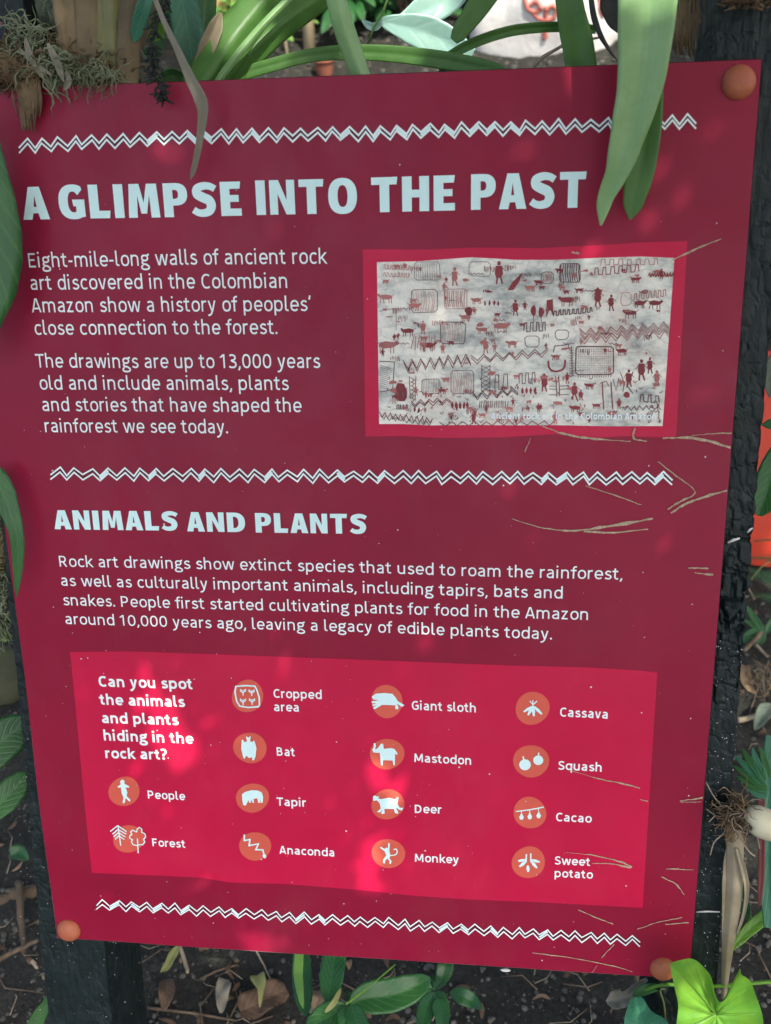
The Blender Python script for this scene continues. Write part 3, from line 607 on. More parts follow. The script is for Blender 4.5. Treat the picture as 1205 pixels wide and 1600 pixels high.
for t, a in [("People", [(232, 1247), (289.5, 1250)]), ("Forest", [(239, 1321.3), (290, 1324.3)]), ("Cropped", [(428, 1090), (502.7, 1092.5)]), ("area", [(428.5, 1110.8), (467.5, 1112)]), ("Bat", [(433, 1180), (461, 1181.5)]), ("Tapir", [(434, 1257.8), (478.5, 1260)]), ("Anaconda", [(438, 1333), (523, 1338)]), ("Giant sloth", [(643.8, 1108.4), (744, 1112.5)]), ("Mastodon", [(647.7, 1190), (736.7, 1194.5)]), ("Deer", [(648.4, 1269.7), (690, 1271)]), ("Monkey", [(648.5, 1346), (716.6, 1349.3)]), ("Cassava", [(875, 1118.6), (949.7, 1122.5)]), ("Squash", [(872, 1201.7), (940.3, 1205.3)]), ("Cacao", [(868.8, 1282.3), (923.7, 1285)]), ("Sweet", [(866.5, 1350), (921.7, 1352.7)]), ("potato", [(866.5, 1370), (925.6, 1372.4)])]:
    words('caption_lettering', M_WHITE, [(t, a, 8.3)], text_line, w=0.115)
words('picture_caption', M_WHITE, [("Ancient rock art in the Colombian Amazon", [(768, 654), (1024.3, 654.4)], 4.9)], text_line, w=0.14, z=0.0017)

# icons: coral disc + pale pictogram
def icon(cx, cy, rx, ry, draw, seed):
    random.seed(seed); mb = MB(); n = 28; a1, a2 = random.random() * 6, random.random() * 6
    pts = [(cx + rx * (1 + .03 * sin(2 * t + a1) + .015 * sin(3 * t + a2)) * cos(t), cy + ry * (1 + .03 * sin(2 * t + a1) + .015 * sin(3 * t + a2)) * sin(t)) for t in [2 * pi * i / n for i in range(n)]]
    poly_px(mb, pts, 0.0004, Z=lambda z: z); d = mb.build('icon_disc', M_DISC, sign); s = MB(); draw(s); s.build('pictogram', M_PALE, d)
cnt = [0]
def sp(Z, s, pts, w, closed=False, smooth=False):
    cnt[0] += 1
    if smooth: pts = [tuple(q)[:2] for q in catmull([(a, b, 0) for a, b in pts], 4)]
    stroke_px(s, pts, w, 0.0006 + (cnt[0] % 12) * 0.00003, Z=Z, closed=closed)
def pp(Z, s, pts, smooth=False):
    cnt[0] += 1
    if smooth: pts = [tuple(q)[:2] for q in catmull([(a, b, 0) for a, b in pts + [pts[0]]], 3)][:-1]
    poly_px(s, pts, 0.0006 + (cnt[0] % 12) * 0.00003, Z=Z)
def ln(Z, s, lst, w):
    for p in lst: sp(Z, s, p, w)
ZA = zz(140, 1190, 6.342); ZB = zz(350, 1210, 6.342); ZC = zz(570, 1060, 6.342); ZD = zz(570, 1220, 6.342); ZE = zz(790, 1070, 6.342); ZF = zz(790, 1230, 6.342); ZG = zz(360, 1050, 10.67)
def d_people(s):
    pp(ZA, s, [(328, 172), (350, 185), (350, 215), (372, 228), (398, 240), (395, 255), (362, 250), (378, 300), (372, 335), (412, 378), (400, 392), (362, 355), (352, 405), (332, 405), (340, 350), (322, 310), (315, 250), (288, 255), (282, 242), (312, 222), (306, 190)])
def d_forest(s):
    ln(ZA, s, [[(210, 685), (285, 628), (372, 688)], [(232, 712), (288, 665), (368, 712)], [(244, 738), (292, 697), (360, 740)], [(258, 762), (296, 728), (350, 765)], [(288, 628), (314, 825)], [(478, 755), (487, 900)]], 2.6)
    sp(ZA, s, [(470, 690), (478, 660), (498, 645), (522, 662), (522, 695), (552, 708), (560, 740), (540, 765), (552, 790), (530, 818), (495, 815), (470, 825), (435, 815), (418, 785), (432, 768), (402, 750), (405, 725), (425, 715), (412, 690), (430, 672)], 2.4, True)
def d_crop(s):
    sp(ZG, s, [(95, 235), (250, 222), (410, 230), (445, 290), (485, 420), (490, 545), (470, 572), (300, 585), (160, 560), (110, 480), (82, 330)], 3.2, True)
    for x, y in ((215, 320), (358, 330), (215, 480), (365, 475)):
        sp(ZG, s, [(x, y - 25), (x + 2, y + 65)], 2.0)
        for d in (-1, 1): sp(ZG, s, [(x, y + 20), (x + d * 45, y - 8), (x + d * 42, y - 35), (x + d * 10, y - 8)], 1.9)
def d_bat(s): pp(ZG, s, [(265, 1060), (305, 1085), (345, 1058), (335, 1150), (380, 1155), (400, 1130), (420, 1180), (440, 1260), (425, 1400), (400, 1460), (375, 1462), (365, 1410), (318, 1425), (270, 1385), (238, 1442), (215, 1400), (188, 1280), (195, 1120), (215, 1120), (235, 1155), (285, 1150)])
def d_tapir(s): pp(ZB, s, [(182, 190), (215, 165), (280, 148), (340, 152), (378, 170), (392, 215), (388, 272), (368, 272), (362, 225), (360, 275), (342, 272), (335, 230), (298, 232), (302, 275), (285, 272), (275, 240), (268, 275), (252, 272), (248, 245), (222, 300), (195, 298), (185, 250)])
def d_snake(s):
    sp(ZB, s, [(205, 590), (205, 650), (260, 640), (252, 700), (345, 682), (318, 740), (388, 742), (402, 800)], 3.2); pp(ZB, s, [(392, 785), (410, 782), (425, 805), (412, 828), (392, 818), (385, 800)])
def d_sloth(s):
    pp(ZC, s, [(70, 180), (110, 150), (200, 143), (275, 152), (310, 190), (330, 225), (395, 262), (370, 280), (350, 268), (318, 245), (338, 290), (325, 305), (303, 300), (305, 265), (230, 262), (170, 262), (125, 290), (95, 305), (82, 290), (125, 262), (85, 275), (72, 262), (120, 245), (72, 245), (68, 228), (140, 215), (85, 208)])
def d_mast(s):
    pp(ZC, s, [(88, 640), (108, 640), (112, 670), (100, 700), (130, 690), (162, 645), (182, 645), (190, 695), (260, 688), (295, 695), (328, 745), (318, 755), (302, 740), (300, 855), (285, 858), (275, 810), (182, 808), (178, 860), (162, 858), (150, 735), (120, 735), (85, 730), (75, 705), (92, 675)])
def d_deer(s):
    pp(ZD, s, [(85, 150), (102, 142), (118, 152), (145, 150), (135, 170), (160, 178), (240, 165), (305, 180), (318, 158), (335, 160), (325, 225), (345, 262), (382, 265), (370, 290), (345, 285), (308, 260), (330, 300), (335, 320), (300, 318), (290, 275), (195, 275), (200, 322), (165, 325), (175, 280), (155, 310), (120, 305), (160, 270), (150, 220), (120, 190), (90, 195), (82, 180)])
def d_monk(s):
    pp(ZD, s, [(200, 672), (215, 655), (230, 668), (233, 615), (250, 615), (245, 690), (255, 740), (245, 765), (268, 795), (258, 822), (242, 818), (248, 795), (225, 765), (205, 785), (202, 815), (182, 812), (182, 780), (215, 735), (195, 692), (150, 660), (162, 650)])
    sp(ZD, s, [(250, 735), (285, 735), (315, 722), (322, 690), (308, 672), (288, 680)], 2.5, smooth=True)
def d_cass(s):
    for a, b, w in (((268, 205), (180, 262), 6), ((268, 210), (222, 295), 6), ((275, 205), (280, 305), 6.4), ((280, 205), (360, 285), 6.4)):
        sp(ZE, s, [a, ((a[0] + b[0]) / 2, (a[1] + b[1]) / 2), b], [2.4, w, 3.4])
    ln(ZE, s, [[(272, 230), (270, 145)], [(272, 190), (240, 155)], [(274, 190), (312, 155)]], 2.2)
def d_squash(s):
    for x, y, rx, ry, sx in ((193, 787, 58, 55, -20), (324, 742, 50, 48, 4)):
        pp(ZE, s, ell(x, y, rx, ry, 16)); sp(ZE, s, [(x + sx * .5, y - ry + 8), (x + sx, y - ry - 28)], 2.8)
def d_cacao(s):
    sp(ZF, s, [(103, 235), (240, 218), (378, 192)], 2.6)
    for x, y in ((158, 285), (240, 280), (328, 270)):
        pp(ZF, s, [(x, y - 38), (x + 12, y - 15), (x + 24, y + 5), (x + 15, y + 28), (x, y + 34), (x - 16, y + 26), (x - 24, y + 4), (x - 12, y - 15)]); sp(ZF, s, [(x - 3, y - 62), (x, y - 30)], 1.6)
def d_sweet(s):
    sp(ZF, s, [(207, 660), (203, 740)], 2.8); sp(ZF, s, [(250, 652), (250, 740)], 2.8)
    for a, b in (((200, 715), (125, 728)), ((205, 730), (138, 785)), ((255, 715), (340, 738)), ((255, 730), (312, 798)), ((220, 770), (225, 835))):
        sp(ZF, s, [a, ((a[0] + b[0]) / 2, (a[1] + b[1]) / 2), b], [3.6, 7, 3.4])
for i, a in enumerate([(194.5, 1236, 24, 23, d_people), (201.5, 1310, 24, 22, d_forest), (387, 1087.5, 25, 25, d_crop), (391, 1168, 26, 24, d_bat), (395, 1246, 25.5, 23.2, d_tapir), (399, 1321.6, 24.5, 23, d_snake), (604.7, 1096, 25, 25.5, d_sloth), (605, 1178, 26.5, 24.5, d_mast), (606, 1256.6, 26, 23.5, d_deer), (607, 1333.5, 26, 23, d_monk), (832, 1106, 26.5, 26, d_cass), (830, 1188.7, 27.5, 26, d_squash), (828, 1269.4, 26, 24.5, d_cacao), (825.8, 1347, 26.5, 24.5, d_sweet)]):
    icon(*a, 40 + i)
random.seed(11)

# scratches rubbed down to the tan core, and dust
idt = lambda z: z
for pts, w in [([(1126, 373), (1090, 388), (1050, 406)], [2, 4, 3]), ([(893, 394), (905, 396)], 4), ([(845, 664), (880, 677), (920, 684), (985, 689)], [3, 5, 5, 2]), ([(992, 668), (990, 684), (1010, 689)], [4, 4, 3]), ([(1035, 684), (1070, 683), (1105, 688), (1141, 699)], [3, 5, 5, 4]), ([(1080, 680), (1110, 677), (1143, 676)], [1, 2, 2]),
               ([(1028, 720), (1055, 742), (1082, 762), (1083, 772), (1058, 785), (1043, 795)], [2, 2.5, 2, 2.5, 4, 3]), ([(1048, 801), (1070, 787), (1105, 774), (1135, 765)], [4, 5, 5, 4]), ([(800, 810), (850, 824), (900, 828), (970, 818), (1020, 809)], [1.5, 3, 4, 7, 4]), ([(912, 829), (960, 831), (1012, 826)], [4, 4, 3]), ([(915, 758), (960, 773), (1002, 788)], [1.5, 2.5, 2]),
               ([(1075, 886), (1106, 887)], 3), ([(1085, 894), (1114, 897)], [2, 4]), ([(893, 1203), (940, 1217), (975, 1224), (1000, 1231)], [1.5, 3, 4, 2.5]), ([(885, 1331), (930, 1336), (970, 1346), (987, 1354)], [1, 2.5, 4, 5]), ([(925, 1348), (955, 1349), (985, 1355)], [2, 2, 4]), ([(1041, 1357), (1083, 1358)], 2), ([(1033, 1369), (1055, 1380), (1069, 1397)], [2.5, 3, 2]),
               ([(1041, 1357), (1060, 1356)], 2), ([(904, 1421), (930, 1432), (958, 1443)], [2, 3, 2]), ([(996, 1451), (1030, 1440), (1066, 1433)], [3, 2, 2]), ([(1040, 1444), (1076, 1441)], 2.5), ([(832, 1488), (900, 1497), (960, 1509), (988, 1518)], [2, 2, 2.5, 2]), ([(960, 1475), (945, 1490), (940, 1496)], 2), ([(933, 1508), (925, 1519)], 1.5), ([(1062, 1251), (1098, 1245)], [2, 5]), ([(1064, 1252), (1096, 1252)], 2), ([(820, 706), (829, 684)], [2, 1.2]), ([(1000, 1248), (1012, 1251)], 2)]:
    mb = MB(); q = []; 
    for i in range(len(pts)): q.append(pts[i])
    sm = [tuple(a)[:2] for a in catmull([(a, b, 0) for a, b in q], 6)] if len(q) > 2 else [tuple(V(q[0]).lerp(V(q[1]), t / 6)) for t in range(7)]
    ws = [(w if not isinstance(w, list) else w[min(int(i / len(sm) * len(w)), len(w) - 1)]) * random.uniform(.45, 1.1) for i in range(len(sm))]
    sm = [(a + random.uniform(-.35, .35), b + random.uniform(-.5, .5)) for a, b in sm]
    stroke_px(mb, sm, ws, 0.0009 + 0.00004 * (random.random()), Z=idt); mb.build('scratch', M_SCR, sign, smooth=False)
mb = MB()
for i in range(230):
    u, v = random.uniform(0.01, .59), .03 + .73 * random.random() ** .6; r = random.choice((.0002, .0003, .0004, .0007)) * random.uniform(.7, 1.2); a = random.random() * 3
    p = [(u + r * cos(a + t) * random.uniform(.6, 1.5), v + r * sin(a + t) * random.uniform(.6, 1.3)) for t in (0, 1.2, 2.5, 3.8, 5.0)]
    up(p, [(0, 1, 2, 3, 4)], lambda a, b: (a, b), 0.00105, mb)
tag(mb.build('dust_specks', M_DUST, sign, smooth=False), kind='stuff')
# domed screw caps
for px, py in [(1154, 129), (108, 1453), (1036, 1514), (-44, 176)]:
    u, v = UV(px, py); mb = MB(); R0 = .0117; prof = [(0, .0125), (.25, .0122), (.5, .0110), (.75, .0085), (.92, .0050), (1.0, .0016), (1.0, .0)]; S_ = 24
    for r, z in prof:
        for k in range(S_): a = 2 * pi * k / S_; mb.v.append(tuple(SP(u, v, z * .62) + U * (r * R0 * cos(a)) - VU * (r * R0 * sin(a)))); mb.uv.append((0, 0))
    for i in range(1, len(prof)):
        for k in range(S_): k2 = (k + 1) % S_; a = (i - 1) * S_; b2 = i * S_; mb.f.append((a + k, b2 + k, b2 + k2, a + k2))
    mb.build('screw_cap', M_CAP, sign)

# ------------------------------------------------------------------ more materials
G_STRAP = leafmat('strap_leaf_green', (0.06, 0.18, 0.03), (0.12, 0.29, 0.06), .38, .35, strap=True, vein=(.16, .34, .08), vs=.5, spots=((.16, .16, .06), 160, .74))
G_STRAP2 = leafmat('strap_leaf_pale_green', (0.18, 0.40, 0.10), (0.32, 0.56, 0.22), .34, .28, strap=True, vein=(.48, .66, .38), vs=.5, spots=((.30, .30, .16), 230, .74))
G_FRESH = leafmat('fresh_leaf', (0.11, 0.30, 0.025), (0.20, 0.44, 0.05), .36, .3, veins=5, vein=(.32, .50, .16), vs=.3)
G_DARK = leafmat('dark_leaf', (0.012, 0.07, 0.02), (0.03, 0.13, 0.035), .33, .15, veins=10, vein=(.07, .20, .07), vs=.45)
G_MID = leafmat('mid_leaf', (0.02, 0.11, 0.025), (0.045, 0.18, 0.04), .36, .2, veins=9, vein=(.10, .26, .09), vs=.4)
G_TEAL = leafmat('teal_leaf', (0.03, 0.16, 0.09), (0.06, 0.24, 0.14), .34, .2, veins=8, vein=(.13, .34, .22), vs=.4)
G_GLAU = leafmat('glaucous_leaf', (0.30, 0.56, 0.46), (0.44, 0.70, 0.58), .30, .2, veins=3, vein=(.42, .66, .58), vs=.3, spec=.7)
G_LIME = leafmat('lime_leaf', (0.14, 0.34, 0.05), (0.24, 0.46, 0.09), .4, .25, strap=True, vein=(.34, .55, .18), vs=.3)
G_YEL = leafmat('yellowing_leaf', (0.22, 0.26, 0.06), (0.34, 0.34, 0.10), .5, .2, strap=True, vein=(.42, .4, .2), vs=.4)
G_GREY = leafmat('grey_green_leaf', (0.09, 0.13, 0.09), (0.16, 0.20, 0.14), .55, .1, veins=6, vein=(.22, .26, .18), vs=.3)
G_DRY = leafmat('dry_leaf', (0.14, 0.09, 0.05), (0.30, 0.20, 0.11), .7, .12, veins=7, vein=(.42, .32, .2), vs=.3)
G_DRYB = leafmat('brown_leaf', (0.05, 0.03, 0.017), (0.15, 0.09, 0.05), .7, .08, veins=7, vein=(.25, .16, .09), vs=.3)
G_STRAW = leafmat('straw_sheath', (0.26, 0.22, 0.13), (0.48, 0.42, 0.29), .6, .15, strap=True, vein=(.16, .12, .06), vs=.6)
G_GREYDRY = leafmat('grey_dry_leaf', (0.22, 0.21, 0.16), (0.36, 0.33, 0.25), .65, .12, strap=True, vein=(.16, .14, .09), vs=.5)
M_MOSS = simple('moss_grey', (0.06, 0.075, 0.035), (0.33, 0.37, 0.22), 45, .9)
M_MOSSG = simple('moss_tan', (0.16, 0.13, 0.05), (0.40, 0.33, 0.16), 40, .9)
M_ROOT = simple('root_brown', (0.07, 0.045, 0.02), (0.24, 0.17, 0.09), 60, .9)
M_ROOTP = simple('root_pale', (0.16, 0.12, 0.08), (0.42, 0.35, 0.25), 60, .8)
M_TWIG = simple('twig_brown', (0.06, 0.04, 0.025), (0.22, 0.16, 0.10), 50, .85, .5, 300)
M_TWIGL = simple('twig_pale', (0.28, 0.22, 0.14), (0.46, 0.38, 0.27), 50, .85, .5, 300)
M_BLACK = simple('dark_twig', (0.008, 0.012, 0.01), (0.025, 0.03, 0.022), 90, .7)
M_BARK = simple('sheath_brown', (0.06, 0.045, 0.022), (0.24, 0.17, 0.08), 30, .7, .5, 120, s=(1, 1, .35))
M_SHEATH = leafmat('green_sheath', (0.07, 0.10, 0.02), (0.16, 0.20, 0.05), .5, .1, strap=True, vein=(.30, .22, .10), vs=.7)
M_PINK = simple('pink_bract', (0.30, 0.05, 0.16), (0.42, 0.10, 0.24), 50, .5)
M_PEB = simple('pebble_grey', (0.032, 0.032, 0.026), (0.16, 0.155, 0.13), 75, .85)
M_WROCK = simple('white_rock', (0.62, 0.60, 0.55), (0.80, 0.79, 0.75), 8, .55, .5, 25, bd=.01)
M_RPAINT = simple('red_paint', (0.50, 0.12, 0.09), (0.62, 0.20, 0.15), 30, .6)
M_ORANGE = simple('orange_red_board', (0.50, 0.035, 0.015), (0.60, 0.055, 0.02), 6, .4)
M_POT = simple('brown_clay', (0.20, 0.06, 0.035), (0.30, 0.10, 0.06), 12, .8, .2, 80)
M_YPOST = simple('yellow_timber', (0.60, 0.38, 0.12), (0.75, 0.52, 0.20), 14, .6, .3, 60, s=(1, 1, .15))
M_CANE = simple('cane_tan', (0.42, 0.34, 0.20), (0.58, 0.48, 0.30), 20, .6, .3, 90, s=(1, 1, .2))
M_CREAM = simple('cream_bulb', (0.45, 0.42, 0.26), (0.62, 0.60, 0.42), 18, .5, .3, 90)
M_LOG = simple('log_brown', (0.05, 0.035, 0.02), (0.16, 0.11, 0.065), 16, .85, .8, 90, bd=.004)
M_OLIVE = simple('olive_stone', (0.035, 0.04, 0.018), (0.07, 0.075, 0.035), 12, .8, .5, 70, bd=.003)
# charred timber: soot black, faintly blue-grey sheen on the burnt scales
m, n_, l_, b_ = mat('charred_wood'); M_CHAR = m
tt = nodes_noise(n_, l_, 40, 6, pos(n_)); rr = ramp(n_, l_, tt.outputs[0], [(.3, (.003, .008, .008)), (.75, (.013, .024, .024))]); l_.new(rr.outputs[0], b_.inputs['Base Color'])
b_.inputs['Specular IOR Level'].default_value = .32
t2 = nodes_noise(n_, l_, 120, 5, pos(n_)); r2 = ramp(n_, l_, t2.outputs[0], [(.3, (.38,) * 3), (.7, (.62,) * 3)]); l_.new(r2.outputs[0], b_.inputs['Roughness'])
t4 = nodes_noise(n_, l_, 350, 5, stretch(n_, l_, (1, 1, .5))); bump(n_, l_, t4.outputs[0], b_, .45, .002)
# soil
m, n_, l_, b_ = mat('soil'); M_SOIL = m
t1 = nodes_noise(n_, l_, 10, 8, pos(n_), .7); r1 = ramp(n_, l_, t1.outputs[0], [(.3, (.009, .0095, .007)), (.55, (.027, .027, .02)), (.8, (.08, .077, .06))])
t5 = nodes_noise(n_, l_, 170, 4, pos(n_), .7); r5 = ramp(n_, l_, t5.outputs[0], [(.35, (.35, .35, .35)), (.75, (1.9, 1.9, 1.85))])
mm = n_.new('ShaderNodeMix'); mm.data_type = 'RGBA'; mm.blend_type = 'MULTIPLY'; mm.inputs[0].default_value = 1; l_.new(r1.outputs[0], mm.inputs[6]); l_.new(r5.outputs[0], mm.inputs[7])
l_.new(mm.outputs[2], b_.inputs['Base Color']); b_.inputs['Roughness'].default_value = .9
t6 = nodes_noise(n_, l_, 240, 6, pos(n_), .7); bump(n_, l_, t6.outputs[0], b_, 1.0, .004)

# ------------------------------------------------------------------ ground
mb = MB()
xs = [-9, -6, -4, -3, -2.2, -1.7] + [-1.4 + .018 * i for i in range(140)] + [1.3, 1.7, 2.3, 3, 4, 6, 9]
ys = [-8, -5, -3, -2, -1.4, -.9, -.5] + [-.3 + .018 * i for i in range(105)] + [1.6 + .04 * i for i in range(55)] + [4, 4.5, 5.2, 6.5, 9, 14]
for y in ys:
    for x in xs:
        fine = (-1.5 < x < 1.2 and -.4 < y < 4)
        z = ground(x, y) + ((.006 * noise.noise(V((x * 22, y * 22, 1))) + .0045 * noise.noise(V((x * 60, y * 60, 4)))) if fine else 0)
        mb.v.append((x, y, z)); mb.uv.append((0, 0))
nx = len(xs)
for j in range(len(ys) - 1):
    for i in range(nx - 1): a = j * nx + i; mb.f.append((a, a + 1, a + nx + 1, a + nx))
tag(mb.build('ground', M_SOIL), kind='structure')
random.seed(5); mb = MB()
def seen(x, y):
    p = V((x, y, ground(x, y))) - CAM; q = (p.dot(c2w(V((1, 0, 0)))), p.dot(c2w(V((0, 1, 0)))), p.dot(c2w(V((0, 0, 1)))))
    return q[2] > 0 and abs(q[0] / q[2]) < .46 and abs(q[1] / q[2]) < .58
c = 0
while c < 24000:
    x, y = random.uniform(-1.6, 1.1), random.uniform(-.1, 1) ** 1; y = .0 + 3.4 * random.random() ** 1.8
    if not seen(x, y): continue
    r = .0011 + .0036 * random.random() ** 4
    if y > 1.3: r *= 2.2
    chunk(mb, (x, y, ground(x, y) + r * .3), r); c += 1
tag(mb.build('pebbles', M_PEB, smooth=False), kind='stuff')
# crumbs of bark, leaf and root scattered on the soil
def litter(name, m, n, L0, L1, w, seed):
    random.seed(seed); mb = MB(); c = 0
    while c < n:
        x, y = random.uniform(-1.6, 1.1), 3.2 * random.random() ** 1.8
        if not seen(x, y): continue
        L = random.uniform(L0, L1) * (1 if y < 1.2 else 1.6); a = random.random() * pi * 2; z = ground(x, y) + .003
        p = [V((x, y, z)), V((x + cos(a) * L * .5, y + sin(a) * L * .5, z + random.uniform(0, .008))), V((x + cos(a + .4) * L, y + sin(a + .4) * L, z + random.uniform(0, .004)))]
        if w < .002: tube(mb, p, [w, w * .8, w * .4], 4)
        else: blade(mb, p, [w * .3, w, w * .9, w * .1], (random.uniform(-.4, .4), random.uniform(-.5, .3), 1), random.uniform(-.2, .3), .0003, 4, nl=3)
        c += 1
    return tag(mb.build(name, m), kind='stuff')
litter('leaf_litter', G_DRYB, 520, .008, .028, .007, 21); litter('pale_leaf_litter', G_DRY, 150, .006, .022, .005, 22)
litter('root_litter', M_TWIGL, 700, .012, .05, .0006, 23); litter('twig_litter', M_TWIG, 420, .03, .12, .0012, 24)

# ------------------------------------------------------------------ charred posts
def post(u0, u1, v0, depth, label, seed, tops, char):
    root = thing('charred_post', SP(0, 0) * 0 + TL + U * ((u0[0] + u1[0]) / 2) - VU * 1.2 - N * .05, label, 'post', 'charred posts carrying the board')
    st = .0017; W = u1[0] - u0[0]; per = [('f', W), ('r', depth), ('b', W), ('l', depth)]
    vlen = 1.30 - v0; nr = int(vlen / .0020); mb = MB(); cols = []
    for side, L in per:
        n = int(L / st) if side == 'f' else (int(L / st / 1.5) if side in 'lr' else 5)
        for i in range(n): cols.append((side, i / n))
    nc = len(cols)
    for j in range(nr + 1):
        v = v0 + vlen * j / nr; s = (v + .3) / 1.6
        a0 = u0[0] + (u0[1] - u0[0]) * s; a1 = u1[0] + (u1[1] - u1[0]) * s
        for side, t in cols:
            if side == 'f': q = (a0 + (a1 - a0) * t, -.0075); nn = (0, 1)
            elif side == 'r': q = (a1, -.0075 - depth * t); nn = (1, 0)
            elif side == 'b': q = (a1 - (a1 - a0) * t, -.0075 - depth); nn = (0, -1)
            else: q = (a0, -.0075 - depth * (1 - t)); nn = (-1, 0)
            wob = .003 * noise.noise(V((seed, v * 3, 0)))
            wx = .5 * noise.noise(V((q[0] * 40, v * 22, seed))); sx_ = q[0] + q[1]
            dd, pp_ = noise.voronoi(V((sx_ * 105 + seed + wx, 0.3, v * 62 + wx)), distance_metric='CHEBYCHEV'); f = dd[1] - dd[0]; cell = noise.noise(V(pp_[0]) * 3.7)
            amt = char(v) * (.35 + 1.1 * max(0, .5 + 1.6 * noise.noise(V((sx_ * 14, v * 9, seed + 2)))))
            dz = amt * (-.0030 * max(0, 1 - f / .22) + .0042 * cell) + .0006 * noise.noise(V((q[0] * 260, q[1] * 260, v * 45))) + .0009 * noise.noise(V((sx_ * 60, 1, v * 30)))
            dz = min(dz, .0028)
            mb.v.append(tuple(TL + U * (q[0] + nn[0] * dz + wob) - VU * v + N * (q[1] + nn[1] * dz))); mb.uv.append((0, 0))
    for j in range(nr):
        for i in range(nc): k = (i + 1) % nc; mb.f.append((j * nc + i, (j + 1) * nc + i, (j + 1) * nc + k, j * nc + k))
    mb.f.append(tuple(range(nc))[::-1])
    mb.build('timber', M_CHAR, root, smooth=False); return root
def lin(pa, pb):   # edge line through two photo points on the front plane -> u at s=0 (v=-.3) and s=1 (v=1.3)
    (ua, va), (ub, vb) = [((PT(*p, -.0075) - TL).dot(U), -(PT(*p, -.0075) - TL).dot(VU)) for p in (pa, pb)]
    k = (ub - ua) / (vb - va); return (ua + k * (-.3 - va), ua + k * (1.3 - va))
rpost = post(lin((1120, 60), (1022, 1545)), lin((1201, 560), (1126, 1442)), -.32, .085, 'charred black post behind the right edge of the board, its scales deeply cracked', 3.1, 0, lambda v: .22 + .6 * math.exp(-((v - .33) / .17) ** 2))
lpost = post(lin((150, 60), (227, 1540)), lin((0, 0), (1, 1)), -.32, .085, '', 0, 0, lambda v: 0) if 0 else post(lin((-6, 745), (79, 1600)), lin((100, 745), (171, 1540)), -.32, .085, 'charred black post behind the left edge of the board, smoother and dustier', 8.7, 0, lambda v: .13)
# pale scrape marks and fine roots lying on the right post
mb = MB()
for a, b, w in [((1137, 848), (1156, 841), 2.6), ((1168, 832), (1176, 825), 2.2)]: tube(mb, [PT(*a, -.0045), PT((a[0] + b[0]) / 2, (a[1] + b[1]) / 2 - 1, -.004), PT(*b, -.0045)], [w * .00035, w * .0005, w * .0003], 5)
mb.build('scrape_mark', M_CHIP, rpost)
mb = MB(); tube(mb, [PT(1088, 1425, -.0045), PT(1105, 1424, -.004), PT(1125, 1425, -.0045)], [.0006, .0009, .0005], 5); mb.build('scrape_mark', M_CHIP, rpost)
random.seed(31); mb = MB()
for i in range(260):                              # dust grains on both posts' faces
    pass
# ------------------------------------------------------------------ plants over and around the top edge
def LT(name, label, cat, m, p, w, **kw):
    grp = kw.pop('group', None); mb = MB(); leafpx(mb, p, w, **kw); return tag(mb.build(name, m), label, cat, grp)
# big bromeliad behind the top edge: its straps fan over the board
random.seed(3)
br = thing('bromeliad', PT(330, 140, -.06), 'large green strap-leaved bromeliad fanning out behind the top edge', 'plant')
ST = [.8, .95, 1, 1, 1, .95, .9, .8]
def strap(m, p, w, prof=ST, fold=.16, k=-.05, th=.0016, wave=0.0, parent=br, name='leaf'):
    mb = MB(); leafpx(mb, p, w, prof=prof, k=k, fold=fold, thick=th, na=10, wave=wave); return mb.build(name, m, parent)
strap(G_STRAP, [(306, 150, -.05), (335, 105, -.055), (375, 48, -.065), (440, -30, -.09)], 66, fold=-.22)
strap(G_STRAP, [(340, 150, -.06), (370, 105, -.07), (430, 45, -.085), (525, -22, -.12)], 48, fold=-.3)
strap(G_STRAP2, [(326, 150, -.045), (360, 100, -.05), (412, 38, -.06), (475, -25, -.08)], 12, fold=-.3)
strap(G_STRAP, [(352, 124, -.08), (410, 106, -.08), (490, 86, -.085), (575, 82, -.09), (665, 90, -.09), (760, 107, -.08), (800, 125, -.07)], 22, [.9, .9, .9, 1, 1.1, 1.2, 1.1, .7])
strap(G_STRAP2, [(520, -25, -.03), (535, 35, -.035), (552, 85, -.04), (572, 140, -.045)], 33, fold=-.18)
strap(G_STRAP, [(695, 92, -.10), (738, 68, -.10), (800, 48, -.10), (870, 42, -.11), (930, 46, -.12)], 16, fold=.3)
strap(G_STRAP, [(886, -25, -.09), (893, 25, -.09), (903, 70, -.085), (912, 130, -.08)], 48, [1, .85, .9, .95, 1, 1, 1, 1], fold=.12)
strap(G_STRAP, [(775, -30, -.08), (754, 0, -.08), (733, 30, -.08), (709, 64, -.08)], 38, [1, 1, .98, .95, .9, .8, .68, .35], fold=.1)
# hanging straps on the right, in front of the board
bh = thing('hanging_bromeliad', PT(1010, -60, .03), 'pale green strap leaves of a plant hanging in front of the upper right corner', 'plant')
strap(G_STRAP2, [(1014, -30, .045), (1009, 50, .045), (1001, 130, .042), (984, 200, .038), (966, 265, .032), (946, 310, .028), (939, 352, .026)], 90, [1.0, .93, .82, .70, .56, .38, .27, .04], .12, .04, .0007, parent=bh)
strap(G_STRAP, [(1012, 20, .02), (1014, 110, .02), (1011, 190, .02), (1002, 260, .018), (992, 305, .016), (985, 343, .014)], 46, [.9, .9, .95, 1, .98, .9, .72, .08], .12, .02, .0006, parent=bh)
LT('black_tendril', 'thin black curved tendril left of the hanging pale strap leaves', 'tendril', M_BLACK, [(922, -20, -.03), (928, 25, -.03), (942, 62, -.03), (966, 96, -.03)], 8, prof=[1, 1.1, 1.2, 1, .7, .3], thick=.001)
LT('dark_leaf', 'black rounded leaf against the pale rock beside the hanging straps', 'leaf', M_BLACK, [(962, -30, -.04), (958, 10, -.04), (968, 50, -.04)], 40, prof=[.8, 1, 1, .7, .2])
mb = MB()
